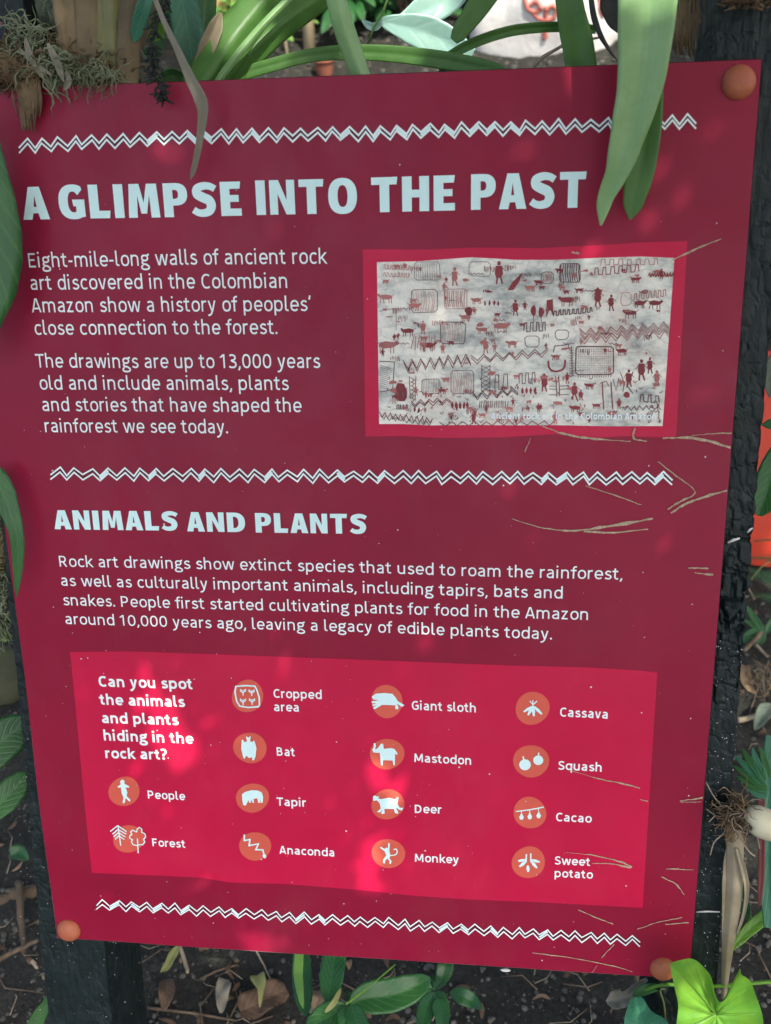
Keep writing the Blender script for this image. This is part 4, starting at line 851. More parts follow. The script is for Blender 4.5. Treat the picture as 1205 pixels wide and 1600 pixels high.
for i in range(26):
    x = 1056 + i * 1.35; tube(mb, [PT(x + random.uniform(-3, 3), -30, -.02 - random.random() * .01), PT(x + random.uniform(-5, 5), 30, -.02), PT(x + random.uniform(-8, 4) - (i - 12) * .3, 70 + random.uniform(-10, 20), -.022)], [.0013, .0015, .0006], 5, wob=.3)
tag(mb.build('dead_sheath', M_BARK), 'fibrous brown dead sheath hanging between the pale strap and the right post', 'dead sheath')
mb = MB(); random.seed(6)
for i in range(170):
    x, y = random.uniform(1128, 1215), random.uniform(-25, 10) + random.uniform(-4, 4); k = random.uniform(-.005, .03)
    tube(mb, [PT(x, y, k), PT(x + random.uniform(-9, 9), y + random.uniform(-5, 7), k + .004), PT(x + random.uniform(-15, 15), y + random.uniform(-4, 9), k)], [.0007, .0009, .0004], 4)
tag(mb.build('moss_tuft', M_ROOT), 'brown fibrous tuft on the front of the right post at the very top', 'moss')
# dry leaf dangling over the zigzag
LT('dry_leaf', 'narrow grey-brown dead leaf dangling over the top zigzag line', 'dead leaf', G_GREYDRY, [(236, -20, .012), (254, 28, .02), (275, 72, .03), (297, 122, .034), (316, 165, .03), (313, 212, .024), (305, 255, .018), (298, 280, .014)], 20, prof=[.35, .38, .42, .5, .62, .85, 1, .72, .55, .5, .42, .08], fold=.3, thick=.0005)
# black dried flower spike with short prickles
random.seed(9); mb = MB(); axis = catmull([PT(262, -10, .012), PT(247, 30, .016), PT(238, 72, .018), PT(240, 105, .018), (PT(249, 136, .016)), PT(256, 158, .014)], 10)
tube(mb, axis, [.0011] * 20 + [.0007] * (len(axis) - 20), 5)
for i in range(2, len(axis) - 1):
    for q in range(2 if i % 2 else 1):
        p = axis[i]; d = V((random.uniform(-1, 1), random.uniform(-.6, .3), random.uniform(-.75, .15))).normalized(); L = random.uniform(.005, .010)
        tube(mb, [p, p + d * L * .5 + V((0, 0, .001)), p + d * L], [.0009, .0010, .0004], 4); chunk(mb, p + d * L * .55, .0013)
tag(mb.build('dried_flower_spike', M_BLACK), 'prickly black dried flower spike hanging at the top left edge', 'dried twig')
# leaves behind the spike
LT('veined_leaf', 'broad dark teal leaf with clear side veins behind the dangling dry leaf', 'leaf', G_TEAL, [(282, -22, -.10), (290, 30, -.10), (298, 75, -.10), (302, 112, -.10)], 50, fold=.1, prof=[.5, .9, 1, 1, .85, .6, .1])
LT('lime_leaf', 'bright yellow-green leaf tip at the top above the teal leaf', 'leaf', G_LIME, [(270, -45, -.13), (290, -15, -.13), (302, 24, -.13)], 36)
LT('dark_strap', 'dark green upright leaf between the lime leaf and the yellow timber', 'leaf', G_MID, [(318, 50, -.14), (320, 10, -.15), (326, -40, -.16)], 36, prof=[.5, 1, 1, .9, .8])
LT('folded_teal_leaf', 'pale turquoise folded leaf beside the brown stem base', 'leaf', G_TEAL, [(238, -30, .002), (226, 8, .0), (217, 38, -.004), (209, 66, -.008)], 24, prof=[.6, .9, 1, .95, .8, .15])
LT('withered_leaf', 'tan withered leaf curled against the thick green strap', 'dead leaf', G_STRAW, [(345, 20, -.06), (332, 55, -.06), (318, 85, -.06), (304, 116, -.06)], 26, prof=[.2, .9, 1, .7, .4], fold=.5)
LT('grey_stalk', 'grey-green withered stalk leaning beside the moss', 'stalk', G_GREY, [(182, 42, -.02), (200, 72, -.02), (222, 105, -.03), (240, 145, -.04)], 28, prof=[.5, .9, 1, 1, 1])
for i, (p, w, lab) in enumerate([([(206, 140, -.10), (228, 95, -.11), (262, 60, -.13)], 26, 'mid-green leaf low behind the prickly black spike'), ([(215, 10, -.14), (240, 45, -.15), (248, 90, -.15)], 34, 'glossy leaf in shade just behind the turquoise folded leaf'), ([(245, 130, -.09), (270, 118, -.1), (300, 128, -.1)], 24, 'small green leaf low beside the dangling dry leaf')]):
    LT('small_leaf', lab, 'leaf', (G_MID, G_FRESH, G_MID)[i], p, w)
# epiphyte stem base with sheaths, moss and roots
random.seed(12)
ep = thing('stem_base', PT(165, 120, -.02), 'thick brown and green sheathed stem base rising from moss at the top left', 'plant stem')
mb = MB(); tube(mb, catmull([PT(150, 145, -.05), PT(157, 80, -.05), PT(160, 30, -.055), PT(165, -50, -.06)], 6), [.022, .024, .026, .028, .029, .030, .031, .032, .033, .034, .035, .036, .037, .038, .039, .040, .040, .041, .041], 20); mb.build('stem', M_BARK, ep)
for p, w, m in [([(126, 70), (118, 20), (105, -40)], 46, M_BARK), ([(150, 50), (146, 12), (142, -50)], 54, M_BARK), ([(182, 72), (175, 20), (170, -40)], 30, M_SHEATH), ([(198, 70), (205, 20), (222, -40)], 36, M_BARK), ([(166, 35), (160, 5), (150, -40)], 40, M_SHEATH), ([(112, 60), (96, 15), (84, -30)], 24, M_BARK)]:
    strap(m, [(a, b + (85 if i == 0 else 0), -.0045 - .005 * random.random()) for i, (a, b) in enumerate(p)], w, [.9, 1, 1, 1, 1, 1], -.18, .0, .0009, parent=ep, name='sheath')
def fuzz(mb, n, cx, cy, rx, ry, k0, k1, L, r, seed, down=0.0):
    random.seed(seed)
    for i in range(n):
        a = random.random() * 6.28; q = sqrt(random.random()); x = cx + rx * q * cos(a); y = cy + ry * q * sin(a); k = random.uniform(k0, k1); p = PT(x, y, k)
        pts = [p]; d = V((random.uniform(-1, 1), random.uniform(-.8, .3), random.uniform(-1, .8) - down)).normalized()
        for j in range(7): d = (d + V((random.uniform(-.9, .9), random.uniform(-.5, .5), random.uniform(-.9, .8) - down * .3))).normalized(); pts.append(pts[-1] + d * L * random.uniform(.5, 1.2) / 7)
        tube(mb, pts, [r * z_ * random.uniform(.7, 1.3) for z_ in (1, 1.1, 1.1, 1, .9, .8, .6, .3)], 4)
mb = MB(); fuzz(mb, 110, 38, 62, 22, 30, -.015, .008, .028, .0005, 1); fuzz(mb, 110, 135, 110, 42, 14, -.012, .008, .024, .0003, 2); fuzz(mb, 80, 78, 95, 30, 26, -.01, .012, .034, .0007, 3, .5); fuzz(mb, 70, 150, 110, 34, 12, -.005, .010, .026, .00035, 4, .5); fuzz(mb, 160, 110, 80, 60, 34, -.03, -.012, .02, .0004, 7)
tag(mb.build('moss_cushion', M_MOSS), 'tangled grey-green moss and roots over the top left edge', 'moss')
mb = MB(); fuzz(mb, 320, 20, 105, 42, 26, -.02, .01, .025, .0008, 5); fuzz(mb, 500, 105, 110, 95, 22, -.03, -.008, .03, .0009, 6)
tube(mb, [PT(-40, 112, -.005), PT(20, 108, -.004), PT(60, 125, -.01), PT(95, 140, -.02)], [.012, .015, .011, .006], 10, wob=.12)
tag(mb.build('root_mass', M_ROOT), 'brown hairy root mass on the board edge under the grey moss', 'roots')
mb = MB(); random.seed(14)
for i in range(120):
    x = random.uniform(18, 60); L = random.uniform(.45, 1); x2 = 46 + (x - 40) * .35 + random.uniform(-10, 10)
    tube(mb, catmull([PT(x * .9 + 4, 112 + random.uniform(-8, 8), .004), PT((x + x2) / 2 + random.uniform(-4, 4), 112 + 50 * L, .010), PT(x2, 112 + 95 * L, .007)], 4), [.0005, .0007, .0008, .0009, .0009, .0008, .0007, .0005, .0003], 4)
tag(mb.build('hanging_roots', M_ROOT), 'frayed brown tuft of roots hanging over the left of the top zigzag', 'roots')
for p, w in [([(40, 60), (48, 90), (72, 128)], 10), ([(75, 68), (88, 95), (100, 128)], 12), ([(30, 75), (55, 100), (82, 118)], 8), ([(100, 140), (108, 128), (104, 110)], 9)]:
    strap(G_GREYDRY, [(a, b, .010) for a, b in p], w, [.3, .8, 1, .8, .2], .4, .01, .0005, parent=ep, name='dry_scale')
LT('pink_bract', 'dull pink bract at the far left above the roots', 'flower bract', M_PINK, [(-20, 62, -.01), (5, 50, -.01), (26, 38, -.012)], 26, prof=[.8, 1, .9, .3])
mb = MB(); random.seed(15)
for i in range(14):
    x, y = random.uniform(5, 85), random.uniform(-20, 20); leafpx(mb, [(x, y, -.03), (x + random.uniform(-10, 14), y + 25, -.03), (x + random.uniform(-12, 16), y + 50, -.035)], random.uniform(10, 22), fold=.3)
tag(mb.build('withered_leaves', G_GREY), 'shrivelled grey leaves hanging at the top left corner above the moss', 'dead leaves', kind='stuff')
# glaucous leaves
gl = thing('glaucous_plant', PT(700, 60, -.2), 'pale blue-green glossy leaves in sunlight behind the middle of the top edge', 'plant')
strap(G_GLAU, [(590, 32, -.16), (640, 44, -.17), (690, 62, -.175), (735, 92, -.17)], 52, [.1, .5, .85, 1, .95, .8, .6], .14, -.16, .0008, parent=gl)
strap(G_GLAU, [(722, -25, -.22), (690, 2, -.22), (650, 22, -.21), (612, 42, -.2)], 48, [.8, 1, 1, .85, .5, .1], .12, -.2, .0008, parent=gl)
strap(G_GLAU, [(566, 32, -.15), (582, 42, -.15), (598, 36, -.15)], 14, [.2, .8, .9, .2], .2, -.15, .0006, parent=gl)
mb = MB(); tube(mb, [PT(612, -20, -.14), PT(598, 20, -.14), PT(584, 44, -.145), PT(574, 70, -.15)], [.0012, .0013, .001, .0008], 6); mb.build('stem', G_LIME, gl)
strap(G_TEAL, [(690, 118, -.16), (708, 102, -.15), (740, 100, -.14)], 26, [.4, 1, .8, .3], .2, -.15, .0008, parent=gl)
mb = MB(); tube(mb, [PT(818, 120, -.12), PT(850, 88, -.13), (PT(885, 68, -.13)), PT(940, 58, -.12)], [.0014, .0016, .0013, .001], 6); tag(mb.build('thin_twig', M_TWIGL), 'thin pale twig crossing the green strap above the board', 'twig')

# ------------------------------------------------------------------ behind the board: painted rock, pot, timber
random.seed(17); rc = G(860, 70); sc = mpp(rc)
rk = thing('painted_rock', rc, 'white boulder painted with red squiggles behind the top edge', 'rock')
mb = MB(); nu_, nv_ = 40, 26
R_ = V((130 * sc, 95 * sc, 110 * sc)); cc = rc + V((0, .12, .06))
for j in range(nv_ + 1):
    for i in range(nu_):
        th = 2 * pi * i / nu_; ph = pi * j / nv_ ; d = V((sin(ph) * cos(th), sin(ph) * sin(th), cos(ph))); q = 1 + .13 * noise.noise(d * 1.7 + V((5, 1, 2))) + .05 * noise.noise(d * 5)
        q *= 1.0; p = V((math.copysign(abs(d.x) ** .8, d.x), math.copysign(abs(d.y) ** .8, d.y), math.copysign(abs(d.z) ** .8, d.z))); mb.v.append((cc.x + p.x * R_.x * q, cc.y + p.y * R_.y * q, cc.z + p.z * R_.z * q)); mb.uv.append((0, 0))
for j in range(nv_):
    for i in range(nu_): k = (i + 1) % nu_; mb.f.append((j * nu_ + i, (j + 1) * nu_ + i, (j + 1) * nu_ + k, j * nu_ + k))
rock_o = mb.build('boulder', M_WROCK, rk)
from mathutils.bvhtree import BVHTree
bv = BVHTree.FromPolygons([V(v) for v in mb.v], mb.f)
for stx in [[(820, -8), (823, 10), (832, 18), (845, 14), (838, 2), (830, 8)], [(832, 18), (840, 28), (850, 31), (862, 30), (870, 18), (865, 10), (856, 14), (853, 22)], [(853, 10), (853, 34)], [(852, 46), (853, 58)], [(936, -8), (937, 12), (941, 26)], [(850, 50), (851, 62)]]:
    pts = []
    for q in catmull([(a, b, 0) for a, b in stx], 5):
        h = bv.ray_cast(CAM, ray(q[0], q[1]))
        if h[0]: pts.append(h[0] + h[1] * (.001 if h[1].dot(CAM - h[0]) > 0 else -.001))
    if len(pts) > 2: mb = MB(); tube(mb, pts, [.0058] * len(pts), 6, wob=.2); mb.build('painted_squiggle', M_RPAINT, rk)
def standing(name, m, px, py, wpx, hpx, label, cat, lean=0, round_=True, back=0.0, taper=1.0):
    p = G(px, py); s = mpp(p); p = p + V((0, back, 0)); mb = MB()
    if round_: tube(mb, [p - V((0, 0, .05)), p + V((lean * .5, 0, hpx * s / 2)), p + V((lean, 0, hpx * s))], [wpx * s / 2, wpx * s / 2 * (1 + taper) / 2, wpx * s / 2 * taper], 12, wob=.03)
    else:
        w = wpx * s / 2; o = []
        for z in (-.05, hpx * s):
            for a, b in ((-1, -.4), (1, -.4), (1, .4), (-1, .4)): o.append((p.x + a * w + lean * (z > 0), p.y + b * w, p.z + z))
        mb.add(o, [(0, 3, 2, 1), (4, 5, 6, 7), (0, 1, 5, 4), (1, 2, 6, 5), (2, 3, 7, 6), (3, 0, 4, 7)])
    return tag(mb.build(name, m, smooth=round_), label, cat)
standing('timber_post', M_YPOST, 365, 42, 52, 160, 'yellow-ochre timber standing far behind the thick green straps', 'post', round_=False)
standing('cane', M_CANE, 483, 82, 18, 160, 'tan upright cane behind the bromeliad right of its thick leaves', 'cane', .02)
standing('cane', M_CANE, 452, 100, 4, 90, 'thin pale stick standing between the bromeliad straps', 'cane', -.01)
standing('sunlit_patch', M_WROCK, 411, 108, 13, 44, 'short white block standing in for a sunlit patch low behind the bromeliad straps', 'light patch', -.01, round_=False)  # patch of sunlight built as a block, its brightness put into white colour
p = G(508, 118); s = mpp(p); mb = MB(); prof = [(.75, 0), (.95, .6), (1.0, .9), (1.08, .92), (1.08, 1.1), (.95, 1.1), (.9, .8)]
for r, z in prof:
    for k in range(20): a = 2 * pi * k / 20; mb.v.append((p.x + r * 15 * s * cos(a), p.y + r * 15 * s * sin(a), p.z + z * 22 * s)); mb.uv.append((0, 0))
for i in range(len(prof) - 1):
    for k in range(20): k2 = (k + 1) % 20; mb.f.append((i * 20 + k, i * 20 + k2, (i + 1) * 20 + k2, (i + 1) * 20 + k))
tag(mb.build('clay_pot', M_POT), 'small reddish-brown clay pot just above the middle of the top edge', 'pot')
# shrubs filling the bed behind
def shrub(loc, rad, n, L, m, label, cat, seed, stems=5, prof=OV, asp=.42):
    random.seed(seed); root = thing('leafy_shrub', loc, label, cat); mb = MB(); ms = MB()
    for i in range(stems):
        a = random.random() * 6.3; e = V((cos(a) * rad[0] * .6, sin(a) * rad[1] * .6, rad[2] * random.uniform(1, 1.7))); tube(ms, [loc - V((0, 0, .03)), loc + e * .5 + V((0, 0, .03)), loc + e], [.008, .005, .002], 6)
    for i in range(n):
        a = random.random() * 6.3; q = random.random() ** .5; c = loc + V((cos(a) * rad[0] * q, sin(a) * rad[1] * q, random.random() ** .8 * rad[2] * 1.9)); l = L * random.uniform(.6, 1.2)
        d = V((cos(a) + random.uniform(-.6, .6), sin(a) + random.uniform(-.6, .6), random.uniform(-.5, .7))).normalized()
        blade(mb, [c, c + d * l * .5 + V((0, 0, l * .08)), c + d * l - V((0, 0, l * .12))], [l * asp * x for x in prof], (random.uniform(-.4, .4), random.uniform(-.9, -.1), random.uniform(.3, 1)), random.uniform(.08, .25), .0005, 6, nl=4)
    ms.build('stems', M_TWIG, root); mb.build('foliage', m, root); return root
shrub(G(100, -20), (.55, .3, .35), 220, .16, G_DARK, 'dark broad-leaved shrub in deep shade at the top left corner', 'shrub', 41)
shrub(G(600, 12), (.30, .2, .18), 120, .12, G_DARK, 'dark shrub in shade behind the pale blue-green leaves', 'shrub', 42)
shrub(G(420, 62), (.14, .1, .06), 70, .05, G_LIME, 'small sunlit lime-green plant low behind the bromeliad', 'plant', 43)
shrub(G(365, 55), (.10, .1, .05), 40, .05, G_LIME, 'bright green tuft at the foot of the yellow timber', 'plant', 44)
shrub(G(545, 50), (.10, .08, .10), 60, .09, G_MID, 'mid-green leafy plant between the upright strap and the pale blue-green leaves', 'plant', 61)
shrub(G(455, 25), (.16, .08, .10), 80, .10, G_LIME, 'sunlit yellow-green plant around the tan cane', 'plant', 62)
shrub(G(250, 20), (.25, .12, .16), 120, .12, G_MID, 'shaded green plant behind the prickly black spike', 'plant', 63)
shrub(G(640, 30), (.14, .1, .05), 60, .07, G_MID, 'low green plant on the bank under the pale blue-green leaves', 'plant', 64)
shrub(G(1010, -30) + V((0, .5, 0)), (.9, .4, .6), 260, .2, G_MID, 'broad green shrub behind the white painted rock', 'shrub', 45)
shrub(G(330, -60) + V((0, .8, 0)), (1.6, .5, .8), 420, .22, G_MID, 'wide green shrub at the back of the bed behind the yellow timber', 'shrub', 46, 9)
shrub(G(1250, 600) + V((.25, .25, 0)), (.3, .3, .35), 160, .14, G_MID, 'leafy shrub right of the right post beyond the frame edge', 'shrub', 47)
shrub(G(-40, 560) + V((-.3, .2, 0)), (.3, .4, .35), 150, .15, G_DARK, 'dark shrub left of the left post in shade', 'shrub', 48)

# ------------------------------------------------------------------ right of the post
random.seed(19)
p0, p1, p2, p3 = G(1150, 880, .015), G(1262, 892, .015), None, None
s = mpp(p0); hz = .36
mb = MB(); th = V((.01, .05, 0)); w_ = [p0, p1, p1 + V((.0, .10, hz)), p0 + V((0, .10, hz))]
mb.add([a for a in w_] + [a + th for a in w_], [(0, 1, 2, 3), (7, 6, 5, 4), (1, 0, 4, 5), (2, 1, 5, 6), (3, 2, 6, 7), (0, 3, 7, 4)])
tag(mb.build('orange_board', M_ORANGE, smooth=False), 'bright orange-red board standing on the soil behind the right post', 'board')
def at_depth(px, py, ref): d = ray(px, py); t = (ref - CAM).length; return CAM + d * t
def Lref(name, label, cat, m, pts, w, ref, prof=OV, parent=None, fold=.12, wave=0, thick=.0006, kk=None):
    P = [at_depth(a, b, ref) + V((0, 0, 0)) for a, b in pts]; mb = MB(); blade(mb, P, [w * mpp(P[1]) * x for x in prof], (CAM - P[1]).normalized(), fold, thick, 10, wave=wave)
    o = mb.build(name, m, parent)
    return tag(o, label, cat) if label else o
rr_ = PT(1190, 780, -.16)
Lref('broad_leaf', 'dull green broad leaf in front of the orange board beside the right post', 'leaf', G_MID, [(1232, 690), (1212, 730), (1196, 775), (1186, 806)], 46, rr_, [.4, .9, 1, 1, .8, .2])
Lref('broad_leaf', 'green leaf crossing the orange board higher up behind the right post', 'leaf', G_DARK, [(1230, 660), (1210, 662), (1190, 664)], 20, rr_)
Lref('broad_leaf', 'grey-green leaf at the right frame edge above the orange board', 'leaf', G_GREY, [(1225, 540), (1206, 580), (1203, 622)], 26, rr_)
def fern(root_px, tip_px, wpx, ref, parent, m, n=15):
    a, b = at_depth(*root_px, ref), at_depth(*tip_px, ref); mb = MB(); ax = catmull([a, a.lerp(b, .5) + V((0, 0, (b - a).length * .08)), b], n // 2); s = mpp(a)
    tube(mb, ax, [.0012] * (len(ax) - 1) + [.0005], 5); t = (b - a).normalized(); vw = (CAM - a).normalized(); sd = t.cross(vw).normalized()
    for i in range(1, len(ax)):
        L = wpx * s * .5 * (1 - .75 * i / len(ax))
        for q in (-1, 1): blade(mb, [ax[i], ax[i] + sd * q * L * .5 + t * L * .2, ax[i] + sd * q * L + t * L * .38], [L * .16, L * .26, L * .22, L * .03], vw, .15, .0003, 4, nl=3)
    return mb.build('frond', m, parent)
ref = G(1185, 925) - V((0, .03, 0))
fe = thing('fern', ref, 'dark green fern with fine fronds at the foot of the orange board', 'fern')
for r_, t_, w in [((1225, 905), (1168, 902), 26), ((1225, 925), (1166, 888), 26), ((1228, 945), (1172, 930), 24), ((1228, 880), (1176, 872), 20), ((1240, 848), (1178, 846), 13), ((1225, 958), (1180, 952), 20)]: fern(r_, t_, w, ref, fe, G_DARK)
mb = MB(); tube(mb, [at_depth(1172, 900, ref) - V((0, .01, 0)), at_depth(1190, 886, ref), at_depth(1212, 872, ref)], [.0012] * 3, 5); tag(mb.build('grass_stalk', G_YEL), 'thin yellowish stalk lying across the fern', 'stalk')
g1 = G(1175, 985) + V((0, 0, .05))
sd_ = thing('seedling', g1, 'shaded seedling with narrow leaves on the soil just below the fern', 'seedling')
for p, w in [([(1196, 990), (1180, 968), (1165, 945)], 12), ([(1196, 992), (1178, 988), (1163, 1000), (1158, 1018)], 14), ([(1196, 990), (1188, 1002), (1178, 1010)], 10), ([(1196, 990), (1205, 975), (1215, 955)], 12), ([(1194, 990), (1175, 975), (1160, 968)], 9)]: Lref('leaf', None, None, G_DARK, p, w, g1, OV, sd_)
def stick(pts, rpx, m, label, cat='stick', lift=.006, taper=.6, name='stick'):
    P = [G(a, b, 0) + V((0, 0, lift)) for a, b in pts]; s = mpp(P[0]); mb = MB(); P = catmull(P, 5); n = len(P)
    P = [q + V((random.uniform(-1, 1), random.uniform(-1, 1), random.uniform(-1, 1))) * rpx * s * .15 for q in P]
    tube(mb, P, [rpx * s / 2 * (1 - (1 - taper) * i / n) for i in range(n)], 8, wob=.1); return tag(mb.build(name, m), label, cat)
stick([(1215, 975), (1185, 1003), (1158, 1032)], 9, M_TWIG, 'smooth brown stick slanting out from the right post above the curled leaf', lift=.02)
stick([(1180, 1012), (1198, 1030)], 6, M_TWIGL, 'short pale stick just right of the brown slanting stick')
stick([(1165, 915), (1178, 940)], 2.5, M_TWIGL, 'very thin straw at the post edge under the fern')
stick([(1150, 1136), (1175, 1130), (1210, 1118)], 9, M_TWIGL, 'flat straw-coloured stalk lying beside the right post', lift=.015)
def gleaf(name, pts, w, m, label, cat='dead leaf', prof=OV, lift=.008, fold=.25, wave=.1, grp=None):
    P = [G(a, b) + V((0, 0, lift + .004 * (i % 2))) for i, (a, b) in enumerate(pts)]; s = mpp(P[1]); mb = MB()
    blade(mb, P, [w * s * x for x in prof], (CAM - P[1]).normalized() * .6 + V((0, 0, .5)), fold, .0005, 8, wave=wave); return tag(mb.build(name, m), label, cat, grp)
gleaf('fallen_leaf', [(1163, 1046), (1162, 1062), (1168, 1078), (1178, 1092)], 17, G_DRY, 'curled orange-brown leaf on the soil right of the post', prof=[.7, 1, 1, .95, .7, .15])
gleaf('fallen_leaf', [(1168, 1120), (1183, 1124), (1196, 1132)], 14, G_DRYB, 'brown scrap of leaf above the flat straw stalk')
gleaf('grey_leaf', [(1202, 1122), (1188, 1140), (1174, 1162)], 26, G_GREY, 'grey-green lobed leaf over the flat straw stalk', 'leaf', lift=.03)
random.seed(23); mb = MB(); rc_ = G(1200, 1080)
for i in range(60):
    a = rc_ + V((random.uniform(-.02, .04), random.uniform(-.03, .03), .012)); tube(mb, [a, a + V((random.uniform(-.02, .02), random.uniform(-.03, .03), .012)), a + V((random.uniform(-.03, .03), random.uniform(-.06, .06), 0))], [.0008, .0008, .0003], 4)
tag(mb.build('root_tangle', M_TWIG), 'wiry brown root tangle on the soil right of the curled orange-brown leaf', 'roots')
# serrated bright fern leaf
rf_ = PT(1170, 1210, -.10)
sf = thing('cut_leaf_plant', rf_, 'fresh green comb-like leaf beside the right post above the root clump', 'plant')
for i, (a, b, c_) in enumerate([((1196, 1232), (1168, 1212), (1146, 1196)), ((1194, 1226), (1168, 1200), (1148, 1180)), ((1194, 1220), (1172, 1190), (1160, 1170)), ((1196, 1218), (1182, 1190), (1176, 1168)), ((1198, 1236), (1172, 1226), (1150, 1212)), ((1198, 1242), (1182, 1240), (1168, 1230)), ((1200, 1215), (1195, 1190), (1186, 1166))]):
    Lref('leaflet', None, None, G_TEAL if i % 2 else G_MID, [a, b, c_], 13, rf_, [.8, 1, .95, .8, .5, .1], sf)
# hanging plant remains: pale bulb, roots, straw sheath
rb = PT(1165, 1290, .01)
fp = thing('uprooted_plant', rb, 'uprooted plant with cream bulb, hairy roots and long straw sheath beside the right post', 'plant')
mb = MB(); tube(mb, catmull([PT(1166, 1279, .012), PT(1178, 1277, .014), PT(1198, 1288, .014), PT(1240, 1296, .012)], 6), [.0035, .0045, .0055, .007, .0085, .0095, .0105, .0115, .012, .0125, .013, .013, .013, .013, .013, .013, .013, .013, .013], 16); mb.build('bulb', M_CREAM, fp)
mb = MB(); fuzz(mb, 150, 1154, 1266, 13, 26, -.012, .018, .026, .0006, 61, .1); fuzz(mb, 60, 1140, 1272, 10, 10, .0, .012, .02, .0005, 62, .1); mb.build('roots', M_ROOT, fp)
mb = MB(); fuzz(mb, 20, 1152, 1272, 10, 18, .0, .02, .03, .0004, 63)
for p in [[(1136, 1268), (1118, 1248), (1104, 1224)], [(1136, 1282), (1132, 1300), (1116, 1316), (1110, 1336)], [(1128, 1276), (1118, 1274), (1104, 1264)], [(1118, 1274), (1112, 1280), (1108, 1284)], [(1160, 1318), (1172, 1332), (1180, 1338)], [(1178, 1295), (1184, 1310), (1187, 1326)]]: tube(mb, catmull([PT(a, b, .004) for a, b in p], 4), [.0009] + [.0006] * ((len(p) - 1) * 4), 5)
mb.build('root_hairs', M_ROOTP, fp)
strap(G_STRAW, [(1150, 1296, .012), (1148, 1340, .012), (1146, 1400, .01), (1138, 1470, .006), (1133, 1530, .002), (1132, 1562, -.002)], 26, [.5, .95, 1, .98, .9, .7, .5, .35, .3], -.2, .01, .0006, parent=fp, name='sheath')
strap(G_STRAW, [(1140, 1325, .006), (1138, 1370, .006), (1135, 1420, .004), (1131, 1500, 0)], 17, [.6, .95, 1, .8, .6, .3], .3, .01, .0005, parent=fp, name='sheath')
strap(G_STRAW, [(1152, 1325, .014), (1162, 1360, .014), (1167, 1390, .012), (1163, 1425, .01), (1152, 1460, .008)], 9, [.7, 1, .9, .7, .5, .3], .4, .01, .0004, parent=fp, name='torn_strip')
strap(M_BARK, [(1146, 1280, .010), (1146, 1305, .012), (1143, 1335, .008)], 24, [.6, 1, 1, .4], -.2, .01, .0006, parent=fp, name='brown_sheath')
# cane with red flank and straps
rp_ = PT(1195, 1350, -.07)
Lref('red_edged_stem', 'teal-green upright leaf with a dark red edge at the right border', 'leaf', G_TEAL, [(1206, 1150), (1202, 1260), (1201, 1360), (1204, 1450)], 24, rp_, [.8, 1, 1, 1, 1, .8])
M_RED2 = leafmat('dark_red_leaf', (.10, .015, .02), (.16, .03, .03), .45, .1, strap=True, vein=(.2, .06, .05), vs=.4)
Lref('dark_red_leaf', 'dark red strip of leaf just left of the teal upright leaf', 'leaf', M_RED2, [(1190, 1175), (1190, 1260), (1190, 1350), (1187, 1415)], 10, PT(1190, 1300, -.075), [.7, 1, 1, 1, .5])
Lref('green_strap', 'soft green strap slanting up to the right edge beside the straw sheath', 'leaf', G_FRESH, [(1142, 1486), (1165, 1458), (1190, 1436), (1225, 1405)], 20, PT(1170, 1450, -.05), [.2, .8, 1, 1, 1])
Lref('green_strap', 'dark green leaf half hidden behind the straw sheath', 'leaf', G_DARK, [(1170, 1440), (1162, 1410), (1158, 1375)], 18, PT(1160, 1400, -.08))
# climbing plant with the big arrow leaf at the bottom right
random.seed(29)
ap = thing('arrow_leaf_vine', PT(1125, 1590, .05), 'climbing plant with one big bright arrow-shaped leaf at the bottom right corner', 'plant')
def outline_leaf(out, cen, k0, m, parent, name='leaf', rings=9, cup=.0, rise=.012, vein_dirs=()):
    mb = MB(); out = [tuple(q)[:2] for q in catmull([(a, b, 0) for a, b in out + [out[0]]], 4)][:-1]; n = len(out)
    def Z(x, y, t): 
        dx, dy = x - cen[0], y - cen[1]; a = atan2(dy, dx); rdg = 0
        for vd in vein_dirs:
            da = abs((a - vd + pi) % (2 * pi) - pi) * sqrt(dx * dx + dy * dy); rdg = max(rdg, math.exp(-(da / 2.2) ** 2))
        return k0 + rise * t * t - .0016 * rdg * (1 - .6 * t) + .0022 * sin(a * 5 + 1) * t + .0025 * t * t * sin(a * 11)
    mb.v.append(tuple(PT(cen[0], cen[1], Z(cen[0] + .01, cen[1], 0)))); mb.uv.append((.5, 0))
    for r in range(1, rings + 1):
        t = r / rings
        for i, (x, y) in enumerate(out):
            X_, Y_ = cen[0] + (x - cen[0]) * t, cen[1] + (y - cen[1]) * t; mb.v.append(tuple(PT(X_, Y_, Z(X_, Y_, t)))); mb.uv.append((.5 + .5 * t * sin(i / n * 2 * pi * 4), t))
    for i in range(n): mb.f.append((0, 1 + i, 1 + (i + 1) % n))
    for r in range(rings - 1):
        for i in range(n): a = 1 + r * n; mb.f.append((a + i, a + n + i, a + n + (i + 1) % n, a + (i + 1) % n))
    return mb.build(name, m, parent)
m, n_, l_, b_ = mat('arrow_leaf'); M_ARROW = m
tt = nodes_noise(n_, l_, 26, 4, pos(n_)); rr2 = ramp(n_, l_, tt.outputs[0], [(.35, (.09, .30, .04)), (.65, (.20, .44, .04))]); l_.new(rr2.outputs[0], b_.inputs['Base Color']); b_.inputs['Roughness'].default_value = .36
t7 = nodes_noise(n_, l_, 260, 5, pos(n_)); bump(n_, l_, t7.outputs[0], b_, .25, .001)
tr = n_.new('ShaderNodeBsdfTranslucent'); l_.new(rr2.outputs[0], tr.inputs[0]); ms = n_.new('ShaderNodeMixShader'); ms.inputs[0].default_value = .3; l_.new(b_.outputs[0], ms.inputs[1]); l_.new(tr.outputs[0], ms.inputs[2]); l_.new(ms.outputs[0], n_['Material Output'].inputs[0])
